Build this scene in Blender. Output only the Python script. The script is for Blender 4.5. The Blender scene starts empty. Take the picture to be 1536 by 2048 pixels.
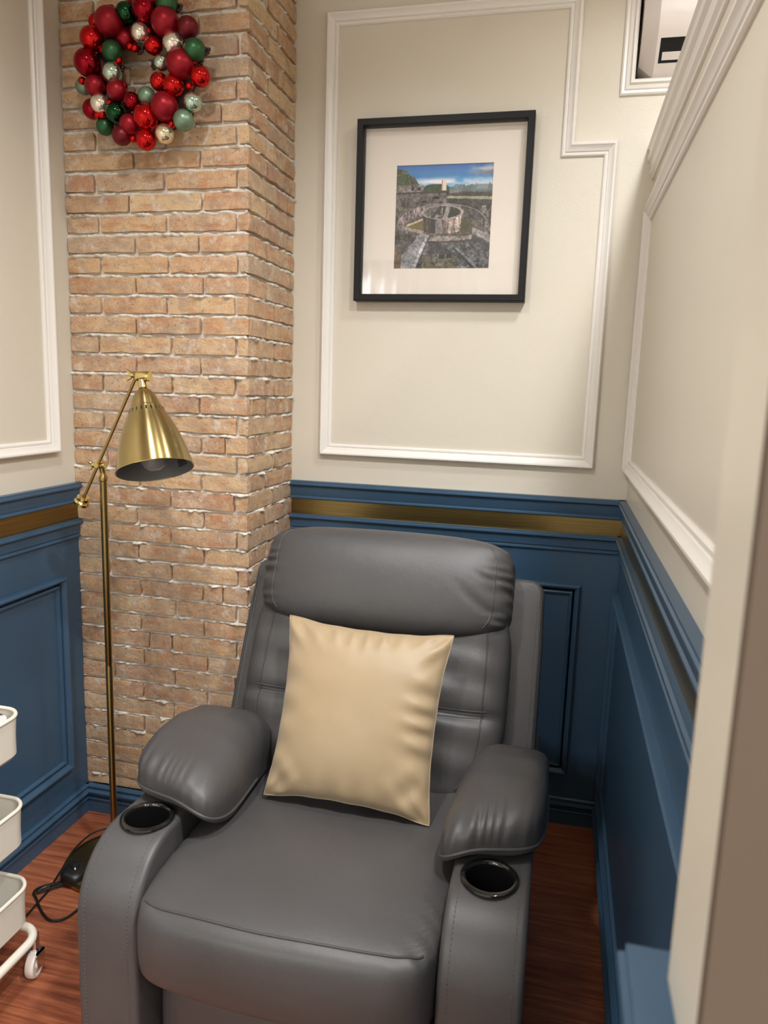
import bpy, math, random
import numpy as np
from mathutils import Matrix, Vector
random.seed(7); rng = np.random.default_rng(7)
S = bpy.context.scene
COL = S.collection
PI = math.pi

# ------------------------------------------------------------------ camera
YAW, PIT, ROL = -0.2290, -0.1669, 0.0320
CAM = Vector((-0.189, -2.1672, 1.2931))
fw = Vector((math.sin(YAW)*math.cos(PIT), math.cos(YAW)*math.cos(PIT), math.sin(PIT)))
rt = Vector((math.cos(YAW), -math.sin(YAW), 0)); up = rt.cross(fw)
rt2 = rt*math.cos(ROL) + up*math.sin(ROL); up2 = up*math.cos(ROL) - rt*math.sin(ROL)
cd = bpy.data.cameras.new('camera'); cam = bpy.data.objects.new('camera', cd); COL.objects.link(cam)
cam.matrix_world = Matrix(((rt2.x, up2.x, -fw.x, CAM.x), (rt2.y, up2.y, -fw.y, CAM.y), (rt2.z, up2.z, -fw.z, CAM.z), (0, 0, 0, 1)))
cd.sensor_fit = 'HORIZONTAL'; cd.sensor_width = 36; cd.lens = 36*1491.4/1536
cd.clip_start = 0.02
cd.dof.use_dof = True; cd.dof.focus_distance = 1.9; cd.dof.aperture_fstop = 11
S.camera = cam

# ------------------------------------------------------------------ world, lights, exposure
w = bpy.data.worlds.new('world'); S.world = w; w.use_nodes = True
w.node_tree.nodes['Background'].inputs[0].default_value = (1, 0.93, 0.85, 1)
w.node_tree.nodes['Background'].inputs[1].default_value = 0.12
S.view_settings.view_transform = 'Standard'; S.view_settings.look = 'None'
S.view_settings.gamma = 1; S.view_settings.use_curve_mapping = False
S.view_settings.exposure = 0.06
CEIL = 2.52
WARM = (0.975, 0.985, 1.0)
def downlight(x, y, power, size=0.12, spread=150, col=WARM):
    l = bpy.data.lights.new('downlight', 'AREA'); l.shape = 'DISK'; l.size = size; l.energy = power
    l.color = col; l.spread = math.radians(spread)
    o = bpy.data.objects.new('downlight', l); o.location = (x, y, CEIL-0.012); COL.objects.link(o)
downlight(0.13, -0.75, 9, 0.2)
downlight(0.10, -1.55, 23)  # added fill with no known fixture, brightens the left wall
downlight(-0.80, -1.42, 12)  # another added fill, lights the seat and brick from above
downlight(0.60, -2.60, 30)
downlight(1.20, -3.30, 24)
downlight(0.70, -3.90, 26)
downlight(-1.40, -4.30, 18, 0.07)
downlight(-0.90, -4.05, 15, 0.07)
downlight(-0.93, -4.75, 14, 0.07)
downlight(-2.30, -5.05, 40)

# ------------------------------------------------------------------ node helpers
def lin(c):
    return tuple((v/255/12.92 if v/255 <= 0.04045 else ((v/255+0.055)/1.055)**2.4) for v in c)
class NT:
    def __init__(s, name):
        s.m = bpy.data.materials.new(name); s.m.use_nodes = True; s.t = s.m.node_tree
        s.b = s.t.nodes['Principled BSDF']; s.out = s.t.nodes['Material Output']
        s.co = s.n('ShaderNodeTexCoord').outputs['Object']
    def n(s, typ, **kw):
        o = s.t.nodes.new(typ)
        for k, v in kw.items():
            if k in o.inputs.keys(): o.inputs[k].default_value = v
            else: setattr(o, k, v)
        return o
    def l(s, a, b): s.t.links.new(a, b)
    def mapping(s, scale, src=None):
        m = s.n('ShaderNodeMapping'); m.inputs['Scale'].default_value = scale; s.l(src or s.co, m.inputs[0]); return m.outputs[0]
    def noise(s, scale, detail=3, vec=None, rough=0.55):
        o = s.n('ShaderNodeTexNoise'); o.inputs['Scale'].default_value = scale; o.inputs['Detail'].default_value = detail; o.inputs['Roughness'].default_value = rough
        s.l(vec or s.co, o.inputs['Vector']); return o.outputs['Fac']
    def ramp(s, fac, stops):
        r = s.n('ShaderNodeValToRGB'); e = r.color_ramp.elements
        while len(e) < len(stops): e.new(0.5)
        for i, (p, c) in enumerate(stops): e[i].position = p; e[i].color = (*c, 1)
        s.l(fac, r.inputs[0]); return r.outputs[0]
    def mix(s, fac, a, b, mode='MIX'):
        m = s.n('ShaderNodeMix'); m.data_type = 'RGBA'; m.blend_type = mode
        for v, i in ((fac, 0), (a, 6), (b, 7)):
            if isinstance(v, (int, float)): m.inputs[i].default_value = v
            elif isinstance(v, tuple): m.inputs[i].default_value = (*v, 1)
            else: s.l(v, m.inputs[i])
        return m.outputs[2]
    def bump(s, h, strength, dist=0.002):
        b = s.n('ShaderNodeBump'); b.inputs['Strength'].default_value = strength; b.inputs['Distance'].default_value = dist
        s.l(h, b.inputs['Height'])
        if s.b.inputs['Normal'].is_linked: s.l(s.b.inputs['Normal'].links[0].from_socket, b.inputs['Normal'])
        s.l(b.outputs[0], s.b.inputs['Normal'])
    def set(s, **kw):
        for k, v in kw.items(): s.b.inputs[k.replace('_', ' ')].default_value = v
def simple(name, c, rough=0.5, metal=0, var=0.06, vs=6, bs=0, bscale=200, bdist=0.001, spec=0.5, coat=0):
    n = NT(name); c = tuple(c)
    d = tuple(v*(1-var) for v in c); e = tuple(min(1, v*(1+var)) for v in c)
    n.l(n.ramp(n.noise(vs), [(0.3, d), (0.7, e)]), n.b.inputs['Base Color'])
    n.set(Roughness=rough, Metallic=metal)
    n.b.inputs['Specular IOR Level'].default_value = spec
    n.b.inputs['Coat Weight'].default_value = coat
    if bs: n.bump(n.noise(bscale, 4), bs, bdist)
    return n.m

M = {}
M['wall'] = simple('cream_paint', lin((219, 211, 195)), 0.36, var=0.012, vs=3, bs=0.22, bscale=170, bdist=0.0012)
M['white'] = simple('white_paint', lin((236, 231, 224)), 0.33, var=0.01)
M['blue'] = simple('blue_paint', lin((58, 86, 111)), 0.36, var=0.04, vs=5, bs=0.1, bscale=140, bdist=0.001)
M['ceil'] = simple('ceiling_paint', lin((232, 226, 216)), 0.6, var=0.01)
M['tan'] = simple('shaded_tan_paint', lin((92, 76, 62)), 0.6, var=0.03)  # tan with the shade of the post's near face darkened into its colour
M['black'] = simple('black_lacquer', (0.005, 0.005, 0.0055), 0.4, var=0.1, spec=0.3)
M['dark'] = simple('dark_void', (0.004, 0.004, 0.004), 0.8, var=0.1)
M['gloss_black'] = simple('glossy_black_plastic', (0.006, 0.006, 0.006), 0.12, var=0.1, coat=0.5)
M['ac'] = simple('appliance_white', lin((232, 222, 216)), 0.38, var=0.01)
M['cart'] = simple('cart_enamel', lin((232, 224, 208)), 0.38, var=0.01)
M['cart_floor'] = simple('cart_liner', lin((150, 160, 156)), 0.45, var=0.02)
M['wheel'] = simple('caster_plastic', lin((225, 214, 202)), 0.4, var=0.02)
M['chrome'] = simple('chrome', (0.7, 0.7, 0.7), 0.15, 1, var=0.02)
M['mat'] = simple('mat_board', lin((240, 230, 218)), 0.8, var=0.01)
M['liner'] = simple('shade_liner', lin((120, 122, 122)), 0.4, var=0.02)
M['liner_dark'] = simple('dark_sticker', lin((70, 72, 72)), 0.5)
M['cord'] = simple('black_rubber', (0.008, 0.008, 0.008), 0.4, var=0.1)
M['thread'] = simple('grey_thread', lin((92, 88, 87)), 0.7, var=0.03)

def brass(name, c, rough, aniso):
    n = NT(name); v = n.mapping((1, 1, 1))
    n.l(n.ramp(n.noise(9), [(0.3, tuple(x*0.86 for x in c)), (0.7, c)]), n.b.inputs['Base Color'])
    n.set(Metallic=1, Roughness=rough)
    if aniso:
        n.b.inputs['Anisotropic'].default_value = aniso; n.b.inputs['Anisotropic Rotation'].default_value = 0.25
        tg = n.n('ShaderNodeTangent'); tg.direction_type = 'RADIAL'; tg.axis = 'Z'; n.l(tg.outputs[0], n.b.inputs['Tangent'])
    return n.m
M['brass'] = brass('antique_brass', (0.42, 0.29, 0.105), 0.30, 0.0)
M['brass_shade'] = brass('brushed_brass', (0.45, 0.345, 0.15), 0.25, 0.85)
M['brass_bright'] = brass('polished_brass', (0.80, 0.62, 0.25), 0.16, 0)
def brass_strip():
    n = NT('brass_strip'); v = n.mapping((1.5, 1.5, 120))
    f = n.noise(3, 3, v)
    n.l(n.ramp(f, [(0.3, (0.21, 0.15, 0.055)), (0.7, (0.32, 0.23, 0.09))]), n.b.inputs['Base Color'])
    n.set(Metallic=1, Roughness=0.3); n.bump(f, 0.12, 0.0004); return n.m
M['strip'] = brass_strip()

def leather():
    n = NT('grey_leather')
    c = lin((70, 68, 68))
    n.l(n.ramp(n.noise(5, 3), [(0.3, tuple(v*0.92 for v in c)), (0.7, tuple(v*1.06 for v in c))]), n.b.inputs['Base Color'])
    n.set(Roughness=0.46)
    vo = n.n('ShaderNodeTexVoronoi'); vo.feature = 'DISTANCE_TO_EDGE'; vo.inputs['Scale'].default_value = 330; n.l(n.co, vo.inputs['Vector'])
    n.bump(vo.outputs['Distance'], 0.16, 0.0012)
    n.bump(n.noise(34, 4), 0.16, 0.004)
    return n.m
M['leather'] = leather()
def satin():
    n = NT('beige_satin'); c = lin((162, 140, 108))
    n.l(n.ramp(n.noise(7, 3), [(0.3, tuple(v*0.95 for v in c)), (0.7, tuple(v*1.03 for v in c))]), n.b.inputs['Base Color'])
    n.set(Roughness=0.48); n.b.inputs['Sheen Weight'].default_value = 0.3
    n.bump(n.noise(600, 2, n.mapping((1, 1, 4))), 0.08, 0.0008)
    n.bump(n.noise(14, 3), 0.12, 0.008)
    return n.m
M['satin'] = satin()
def brickmat():
    n = NT('reclaimed_brick')
    oi = n.n('ShaderNodeObjectInfo')
    off = n.n('ShaderNodeVectorMath'); off.operation = 'SCALE'; 
    cx = n.n('ShaderNodeCombineXYZ'); 
    for i in range(3): n.l(oi.outputs['Random'], cx.inputs[i])
    n.l(cx.outputs[0], off.inputs[0]); off.inputs['Scale'].default_value = 37
    ad = n.n('ShaderNodeVectorMath'); n.l(n.co, ad.inputs[0]); n.l(off.outputs[0], ad.inputs[1]); co = ad.outputs[0]
    base = n.ramp(oi.outputs['Random'], [(0.0, lin((200, 162, 124))), (0.16, lin((218, 178, 134))), (0.32, lin((188, 148, 118))), (0.5, lin((210, 163, 122))), (0.66, lin((194, 168, 141))), (0.84, lin((202, 154, 120))), (1.0, lin((222, 190, 148)))])
    n1 = n.noise(26, 6, co, 0.7)
    c = n.mix(n.ramp(n1, [(0.42, (0, 0, 0)), (0.66, (0.7,)*3)]), base, lin((232, 204, 166)))
    n2 = n.noise(19, 6, n.mapping((1, 1, 2.0), co), 0.72)
    c = n.mix(n.ramp(n2, [(0.48, (0, 0, 0)), (0.66, (0.75,)*3)]), c, lin((174, 152, 136)))
    n5 = n.noise(13, 4, n.mapping((1, 1, 3.5), ad.outputs[0]), 0.6)
    c = n.mix(n.ramp(n5, [(0.52, (0, 0, 0)), (0.68, (0.55,)*3)]), c, lin((192, 126, 86)))
    n3 = n.noise(210, 3, co)
    c = n.mix(n.ramp(n3, [(0.27, (0.8,)*3), (0.40, (0, 0, 0))]), c, lin((104, 74, 54)))
    n4 = n.noise(24, 8, co, 0.75)
    c = n.mix(n.ramp(n4, [(0.54, (0, 0, 0)), (0.66, (0.75,)*3)]), c, lin((228, 220, 206)))
    n.l(c, n.b.inputs['Base Color']); n.set(Roughness=0.85)
    n.bump(n.noise(60, 6, co, 0.75), 0.8, 0.006); n.bump(n3, 0.3, 0.0015)
    return n.m
M['brick'] = brickmat()
M['mortar'] = simple('lime_mortar', lin((226, 219, 207)), 0.9, var=0.10, vs=40, bs=0.5, bscale=300, bdist=0.002)
def woodmat():
    n = NT('reddish_wood_plank')
    oi = n.n('ShaderNodeObjectInfo')
    cx = n.n('ShaderNodeCombineXYZ'); n.l(oi.outputs['Random'], cx.inputs[1]); 
    sc = n.n('ShaderNodeVectorMath'); sc.operation = 'SCALE'; sc.inputs['Scale'].default_value = 23; n.l(cx.outputs[0], sc.inputs[0])
    ad = n.n('ShaderNodeVectorMath'); n.l(n.co, ad.inputs[0]); n.l(sc.outputs[0], ad.inputs[1])
    warp = n.mapping((1.6, 22, 1), ad.outputs[0])
    f = n.noise(3.2, 6, warp, 0.62)
    g = n.noise(1.0, 3, n.mapping((6, 160, 1), ad.outputs[0]))
    c = n.ramp(f, [(0.30, lin((84, 42, 28))), (0.44, lin((142, 78, 52))), (0.56, lin((176, 104, 70))), (0.72, lin((204, 132, 94)))])
    c = n.mix(n.ramp(g, [(0.4, (0.35,)*3), (0.6, (0, 0, 0))]), c, lin((104, 54, 36)))
    c = n.mix(0.35, c, n.ramp(oi.outputs['Random'], [(0, lin((128, 70, 46))), (1, lin((178, 112, 80)))]))
    n.l(c, n.b.inputs['Base Color']); n.set(Roughness=0.36); n.bump(f, 0.08, 0.001)
    return n.m
M['wood'] = woodmat()
def glassmat(name, tint=(1, 1, 1)):
    n = NT(name); n.t.nodes.remove(n.b)
    tr = n.n('ShaderNodeBsdfTransparent'); tr.inputs[0].default_value = (*tint, 1)
    gl = n.n('ShaderNodeBsdfGlossy'); gl.inputs['Roughness'].default_value = 0.01
    fr = n.n('ShaderNodeFresnel'); ge = n.n('ShaderNodeNewGeometry'); mp = n.n('ShaderNodeMapRange')
    n.l(ge.outputs['Backfacing'], mp.inputs[0]); mp.inputs[3].default_value = 1.5; mp.inputs[4].default_value = 1/1.5; n.l(mp.outputs[0], fr.inputs['IOR'])
    mx = n.n('ShaderNodeMixShader'); n.l(fr.outputs[0], mx.inputs[0]); n.l(tr.outputs[0], mx.inputs[1]); n.l(gl.outputs[0], mx.inputs[2])
    n.l(mx.outputs[0], n.out.inputs[0]); return n.m
M['glass'] = glassmat('picture_glass'); M['bulb_glass'] = simple('frosted_bulb', lin((150, 150, 150)), 0.12, var=.01)
def printmat():
    n = NT('photo_print'); a = n.n('ShaderNodeVertexColor'); a.layer_name = 'print'
    n.l(a.outputs[0], n.b.inputs['Base Color']); n.set(Roughness=0.5); return n.m
M['print'] = printmat()
def bauble(name, c, shiny):
    return simple(name, c, 0.10 if shiny else 0.38, 0.9 if shiny else 0.6, var=0.05, vs=30)
R_ = (0.55, 0.012, 0.012); CR = (0.29, 0.005, 0.014); DR = (0.15, 0.008, 0.016); G_ = (0.035, 0.12, 0.045); DG = (0.015, 0.07, 0.025); SG = (0.20, 0.30, 0.20); MI = (0.50, 0.64, 0.52); SV = (0.85, 0.78, 0.68); CH = (0.85, 0.74, 0.52)
BM = {k: bauble('bauble_'+k, c, s) for k, (c, s) in dict(mr=(CR, 0), sr=(R_, 1), sc=(CR, 1), mc=(CR, 0), rd=(DR, 0), rr=(R_, 1), sg=(DG, 1), rg=(G_, 0), rk=(DG, 1), mg=(G_, 0), sv=(SV, 1), sh=(CH, 1), sm=(MI, 1), rm=(MI, 1), ms=(SG, 0), rs=(SG, 0)).items()}

# ------------------------------------------------------------------ mesh helpers
def tag(o, label=None, cat=None, group=None, kind=None):
    for k, v in (('label', label), ('category', cat), ('group', group), ('kind', kind)):
        if v: o[k] = v
    return o
def wloc(p):
    v = Vector((0, 0, 0))
    while p is not None: v += p.location; p = p.parent
    return v
def mesh(name, V, F, smooth=True, auto=None):
    me = bpy.data.meshes.new(name)
    V = np.asarray(V, float)
    me.from_pydata(V.tolist(), [], [list(map(int, f)) for f in F]); me.update()
    if smooth: me.polygons.foreach_set('use_smooth', [True]*len(me.polygons))
    if auto: me.set_sharp_from_angle(angle=math.radians(auto))
    return me
def obj(name, V, F, mat, parent=None, smooth=True, auto=35, loc=None):
    V = np.asarray(V, float)
    if loc is not None: V = V-np.array(loc)
    off = wloc(parent)
    if parent is not None and loc is None: V = V-np.array(off)
    me = mesh(name, V, F, smooth, auto); me.materials.append(mat)
    o = bpy.data.objects.new(name, me); COL.objects.link(o)
    if parent is not None: o.parent = parent
    if loc is not None: o.location = Vector(loc)-off
    return o
def empty(name, loc, label, cat, group=None):
    o = bpy.data.objects.new(name, None); o.location = loc; o.empty_display_size = 0.05; COL.objects.link(o)
    return tag(o, label, cat, group)
def merge(*ms):
    V, F, b = [], [], 0
    for v, f in ms:
        v = np.asarray(v, float); V.append(v); F += [[i+b for i in g] for g in f]; b += len(v)
    return np.concatenate(V), F
def box(x0, x1, y0, y1, z0, z1):
    V = [(x, y, z) for z in (z0, z1) for y in (y0, y1) for x in (x0, x1)]
    return np.array(V, float), [(0, 2, 3, 1), (4, 5, 7, 6), (0, 1, 5, 4), (2, 6, 7, 3), (0, 4, 6, 2), (1, 3, 7, 5)]
def tube(P, r, n=8, closed=False, caps=True):
    P = np.asarray(P, float); k = len(P); r = np.broadcast_to(np.asarray(r, float), (k,))
    T = np.gradient(P, axis=0) if not closed else np.roll(P, -1, 0)-np.roll(P, 1, 0)
    T /= np.linalg.norm(T, axis=1)[:, None]+1e-12
    a = np.array([0, 0, 1.]) if abs(T[0, 2]) < 0.9 else np.array([1., 0, 0])
    N = np.zeros_like(P); u = np.cross(T[0], a); u /= np.linalg.norm(u)
    for i in range(k):
        u = u-T[i]*np.dot(u, T[i]); u /= np.linalg.norm(u)+1e-12; N[i] = u
    B = np.cross(T, N); ang = np.linspace(0, 2*PI, n, endpoint=False)
    V = (P[:, None]+r[:, None, None]*(N[:, None]*np.cos(ang)[None, :, None]+B[:, None]*np.sin(ang)[None, :, None])).reshape(-1, 3)
    F = []
    for i in range(k if closed else k-1):
        j = (i+1) % k
        for q in range(n): F.append((i*n+q, i*n+(q+1) % n, j*n+(q+1) % n, j*n+q))
    if caps and not closed: F += [tuple(range(n))[::-1], tuple((k-1)*n+q for q in range(n))]
    return V, F
def spline(P, m=8, closed=False):
    P = np.asarray(P, float); k = len(P); out = []
    for i in range(k if closed else k-1):
        g = lambda j: P[j % k] if closed else P[min(max(j, 0), k-1)]
        p0, p1, p2, p3 = g(i-1), g(i), g(i+1), g(i+2)
        for t in np.arange(m)/m:
            out.append(0.5*((2*p1)+(-p0+p2)*t+(2*p0-5*p1+4*p2-p3)*t*t+(-p0+3*p1-3*p2+p3)*t**3))
    if not closed: out.append(P[-1])
    return np.array(out)
def lathe(prof, n=32, origin=(0, 0, 0), axis=(0, 0, 1), skip=None):
    """prof: (r, h) pairs along axis"""
    ax = Vector(axis).normalized(); q = ax.to_track_quat('Z', 'Y').to_matrix()
    V, F = [], []
    for r, h in prof:
        for i in range(n):
            a = 2*PI*i/n; p = q @ Vector((r*math.cos(a), r*math.sin(a), h)); V.append((p.x+origin[0], p.y+origin[1], p.z+origin[2]))
    for k in range(len(prof)-1):
        for i in range(n):
            if skip and skip(k, i): continue
            F.append((k*n+i, k*n+(i+1) % n, (k+1)*n+(i+1) % n, (k+1)*n+i))
    return np.array(V), F
def poly_normals(P):
    P = np.asarray(P, float); a = np.roll(P, 1, 0); b = np.roll(P, -1, 0)
    e1 = P-a; e2 = b-P
    n1 = np.stack([e1[:, 1], -e1[:, 0]], 1); n2 = np.stack([e2[:, 1], -e2[:, 0]], 1)
    n1 /= np.linalg.norm(n1, axis=1)[:, None]+1e-12; n2 /= np.linalg.norm(n2, axis=1)[:, None]+1e-12
    m = n1+n2; m /= np.linalg.norm(m, axis=1)[:, None]+1e-12
    c = np.clip((m*n1).sum(1), 0.5, 1); return m/c[:, None]
def extrude(prof, x0, x1, bev=0.01, seg=3, conv=None, bev2=None):
    """prof CCW closed polygon (a,b) -> solid between x0 and x1 with rounded edges; conv maps (x,a,b)->xyz"""
    P = np.asarray(prof, float); N = poly_normals(P); k = len(P)
    b2 = bev if bev2 is None else bev2
    rings = []
    for j in range(seg+1):
        t = j/seg*PI/2; rings.append((x0+bev*(1-math.sin(t)), bev*(1-math.cos(t)) if False else bev*(1-math.sin(PI/2-(PI/2-t)))))
    rings = [(x0+bev*(1-math.cos(PI/2*j/seg)), bev*(1-math.sin(PI/2*j/seg))) for j in range(seg+1)]
    rings += [(x1-b2*(1-math.cos(PI/2*j/seg)), b2*(1-math.sin(PI/2*j/seg))) for j in range(seg, -1, -1)]
    V = []
    for x, ins in rings:
        Q = P-N*ins
        V += [(x, a, b) for a, b in Q]
    F = []
    for r in range(len(rings)-1):
        for i in range(k):
            j = (i+1) % k; F.append((r*k+i, r*k+j, (r+1)*k+j, (r+1)*k+i))
    F.append(tuple(range(k))[::-1]); F.append(tuple((len(rings)-1)*k+i for i in range(k)))
    V = np.array(V)
    if conv: V = conv(V)
    return V, F
def rounded_rect(w, h, r, n=6, cx=0, cy=0):
    P = []
    for sx, sy, a0 in ((1, 1, 0), (-1, 1, 90), (-1, -1, 180), (1, -1, 270)):
        for i in range(n+1):
            a = math.radians(a0+90*i/n); P.append((cx+sx*(w/2-r)+r*math.cos(a), cy+sy*(h/2-r)+r*math.sin(a)))
    return P
_cube = {}
def cube_lattice(N):
    if N in _cube: return _cube[N]
    idx, V = {}, []
    def vid(i, j, k):
        if (i, j, k) not in idx: idx[(i, j, k)] = len(V); V.append((i, j, k))
        return idx[(i, j, k)]
    F = []
    for a in range(3):
        for s in (0, N):
            for p in range(N):
                for q in range(N):
                    c = []
                    for dp, dq in ((0, 0), (1, 0), (1, 1), (0, 1)):
                        t = [0, 0, 0]; t[a] = s; t[(a+1) % 3] = p+dp; t[(a+2) % 3] = q+dq; c.append(vid(*t))
                    F.append(tuple(c) if s else tuple(c[::-1]))
    _cube[N] = (np.array(V, float)/N*2-1, F); return _cube[N]
def sup(c, n):
    c = np.asarray(c, float); return c/((np.abs(c)**n).sum(-1, keepdims=True)**(1/n))
def softbox(half, n=5, N=20, fn=None):
    c, F = cube_lattice(N); u = sup(c, n); V = u*np.array(half)
    if fn: V = fn(u, V)
    return V, F
def g(x, s): return np.exp(-(x/s)**2)
def vnoise(shape, cells, seed):
    r = np.random.default_rng(seed); gy, gx = cells
    G = r.random((gy+2, gx+2)); y = np.linspace(0, gy, shape[0]); x = np.linspace(0, gx, shape[1])
    yi = y.astype(int); xi = x.astype(int); fy = (y-yi)[:, None]; fx = (x-xi)[None]; fy = fy*fy*(3-2*fy); fx = fx*fx*(3-2*fx)
    a = G[np.ix_(yi, xi)]; b = G[np.ix_(yi, xi+1)]; c = G[np.ix_(yi+1, xi)]; d = G[np.ix_(yi+1, xi+1)]
    return (a*(1-fx)+b*fx)*(1-fy)+(c*(1-fx)+d*fx)*fy

# ------------------------------------------------------------------ room shell
XL, XP, DP = -1.512, -0.990, 0.335      # left wall, pillar side, pillar depth
PTOP = 1.932                            # top of the low partition on the right
def struct(name, geo, mat, label, **k):
    return tag(obj(name, *geo, mat, **k), label, 'wall' if 'wall' in name else name.split('_')[0], kind='structure')
# back wall with the niche that takes the air conditioner
NX0, NX1, NZ0, NZ1 = -0.068, 0.80, 2.088, 2.42
wb = struct('wall_back', merge(box(-1.7, NX0, 0, .12, 0, CEIL), box(NX0, NX1, 0, .12, 0, NZ0), box(NX0, NX1, 0, .12, NZ1, CEIL), box(NX1, 2.3, 0, .12, 0, CEIL), box(NX0-.02, NX1+.02, .12, .14, NZ0-.02, NZ1+.02)), M['wall'], 'cream painted back wall above blue panelling', smooth=False)
wl = struct('wall_left', box(XL-.1, XL, -1.95, 0, 0, CEIL), M['wall'], 'cream left wall above blue panelling beside brick pillar', smooth=False)
wr = struct('wall_right', box(0, .1, -1.81, 0, 0, PTOP), M['wall'], 'low cream partition wall on the right with blue panelling', smooth=False)
struct('wall_front', merge(box(-.117, .16, -1.868, -1.805, 0, PTOP)), M['wall'], 'cream end post of the partition close to camera', smooth=False)
tan = obj('shaded_tan_facing', *box(-.1165, .17, -1.876, -1.868, 0, PTOP), M['tan'], bpy.data.objects['wall_front'], smooth=False)
struct('wall_far', box(-3.3, 2.3, -5.6, -5.5, 0, CEIL), M['wall'], 'far wall of the larger room behind the camera', smooth=False)
struct('wall_side', merge(box(2.2, 2.3, -5.5, 0, 0, CEIL), box(-3.3, -3.2, -5.5, -1.95, 0, CEIL), box(-3.2, XL-.1, -1.95, -1.85, 0, CEIL)), M['wall'], 'outer walls of the larger room', smooth=False)
struct('ceiling', box(-3.3, 2.3, -5.6, .12, CEIL, CEIL+.1), M['ceil'], 'plain white ceiling', smooth=False)
fl = struct('floor', box(XL-.05, .05, -2.3, .1, -.06, -.006), M['cord'], 'reddish brown wood plank floor', smooth=False)
M['hall'] = simple('neutral_hall_floor', lin((158, 154, 148)), .5, var=.04)  # unseen floor made grey instead of wood, to cut its red bounce
obj('hall_floor', *merge(box(-3.3, 2.3, -5.6, -2.3, -.06, 0), box(.05, 2.3, -2.3, .1, -.06, 0), box(-3.3, XL-.05, -2.3, .1, -.06, 0)), M['hall'], fl, smooth=False)
k = 0
for r in range(15):
    y1 = -0.001-r*.148; y0 = y1-.1476
    x = XL-.02-(0.55*r % 1.1)
    while x < .02:
        a, b = max(x, XL-.02), min(x+1.1, .02)
        if b-a > .05:
            P = box(a, b-.0004, y0, y1, -.006, 0)
            obj('plank', *P, M['wood'], fl, smooth=False, loc=((a+b)/2, (y0+y1)/2, 0))
        x += 1.1

# ---- mouldings: sweep a profile (offset in plane, height out of wall) along a path of plane points with mitred corners
def sweep(path, prof, conv, closed=True):
    P = np.asarray(path, float); k = len(P); V = []
    for i in range(k):
        if closed or 0 < i < k-1:
            a = P[i]-P[i-1]; b = P[(i+1) % k]-P[i]
            a /= np.linalg.norm(a); b /= np.linalg.norm(b)
            n1 = np.array([a[1], -a[0]]); n2 = np.array([b[1], -b[0]]); m = (n1+n2); m /= max(1e-6, (m*n1).sum())
        else:
            a = P[1]-P[0] if i == 0 else P[-1]-P[-2]; a /= np.linalg.norm(a); m = np.array([a[1], -a[0]])
        V += [(*(P[i]+m*o), h) for o, h in prof]
    V = conv(np.array(V)); q = len(prof); F = []
    for i in range(k if closed else k-1):
        j = (i+1) % k
        for t in range(q-1): F.append((i*q+t, i*q+t+1, j*q+t+1, j*q+t))
    if not closed: F += [tuple(range(q)), tuple((k-1)*q+t for t in range(q))[::-1]]
    return V, F
back = lambda y=0.0: (lambda V: np.stack([V[:, 0], y-V[:, 2], V[:, 1]], 1))        # (x,z,h)
left = lambda V: np.stack([XL+V[:, 2], V[:, 0], V[:, 1]], 1)                       # (y,z,h)
right = lambda V: np.stack([0-V[:, 2], V[:, 0], V[:, 1]], 1)
# profile: from inner edge (negative offset) to outer edge (0); outward is +
PICT = [(-.034, 0), (-.034, .004), (-.031, .0075), (-.027, .0085), (-.0235, .007), (-.022, .0105), (-.018, .012), (-.012, .0155), (-.008, .0195), (-.004, .020), (-.001, .017), (0, .0125), (0, 0)]
BPAN = [(-.032, 0), (-.032, .005), (-.029, .011), (-.025, .0125), (-.0215, .010), (-.020, .004), (-.0165, .004), (-.0155, .012), (-.012, .016), (-.008, .022), (-.004, .0225), (-.001, .019), (0, .012), (0, 0)]
tn = 0
def trim(path, prof, conv, mat, label, closed=True):
    global tn; tn += 1
    return tag(obj(f'trim_{tn}', *sweep(path, prof, conv, closed), mat, auto=28), label, 'trim', kind='structure')
def rect(a0, a1, b0, b1, cw=False):
    # counter-clockwise in (a,b) gives outward = right of travel
    return [(a0, b0), (a1, b0), (a1, b1), (a0, b1)]
# white picture mouldings
trim([(-.898, 1.083), (-.096, 1.083), (-.096, 1.943), (-.207, 1.943), (-.207, 2.306), (-.898, 2.306)], PICT, back(), M['white'], 'white panel moulding with stepped corner around the framed picture')
trim(rect(-1.75, -.414, 1.090, 2.36), PICT, left, M['white'], 'white panel moulding on the left wall')
trim([(-1.74, 1.083), (-.012, 1.083), (-.012, 1.772), (-1.74, 1.772)], PICT, right, M['white'], 'white panel moulding on the right partition')
trim([(-1.80, PTOP), (-.002, PTOP)], [(0, 0), (0, .020), (.008, .022), (.014, .017), (.022, .016), (.030, .020), (.040, .019), (.046, .012), (.060, .010), (.066, .013), (.074, .012), (.080, .006), (.085, .005), (.085, 0)], right, M['white'], 'white cap moulding along the top of the partition', closed=False)
ACM = [(-.0, 0), (-.0, .016), (.004, .019), (.009, .019), (.013, .013), (.021, .011), (.024, .008), (.030, .009), (.034, .006), (.034, 0)]
trim([(NX0, NZ1), (NX0, NZ0), (NX1, NZ0), (NX1, NZ1)], [(o, h) for o, h in ACM], back(), M['white'], 'white moulding framing the air conditioner niche')

# blue wainscot panels behind the rails
def panel(name, parent, geo): return obj(name, *geo, M['blue'], parent, smooth=False)
panel('wainscot_panel', wb, box(XP+.001, -.001, -.004, -.0005, 0, .99))
panel('wainscot_panel', wl, box(XL+.0005, XL+.004, -1.95, -DP, 0, .99))
panel('wainscot_panel', wr, box(-.004, -.0005, -1.804, -.002, 0, .99))
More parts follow.
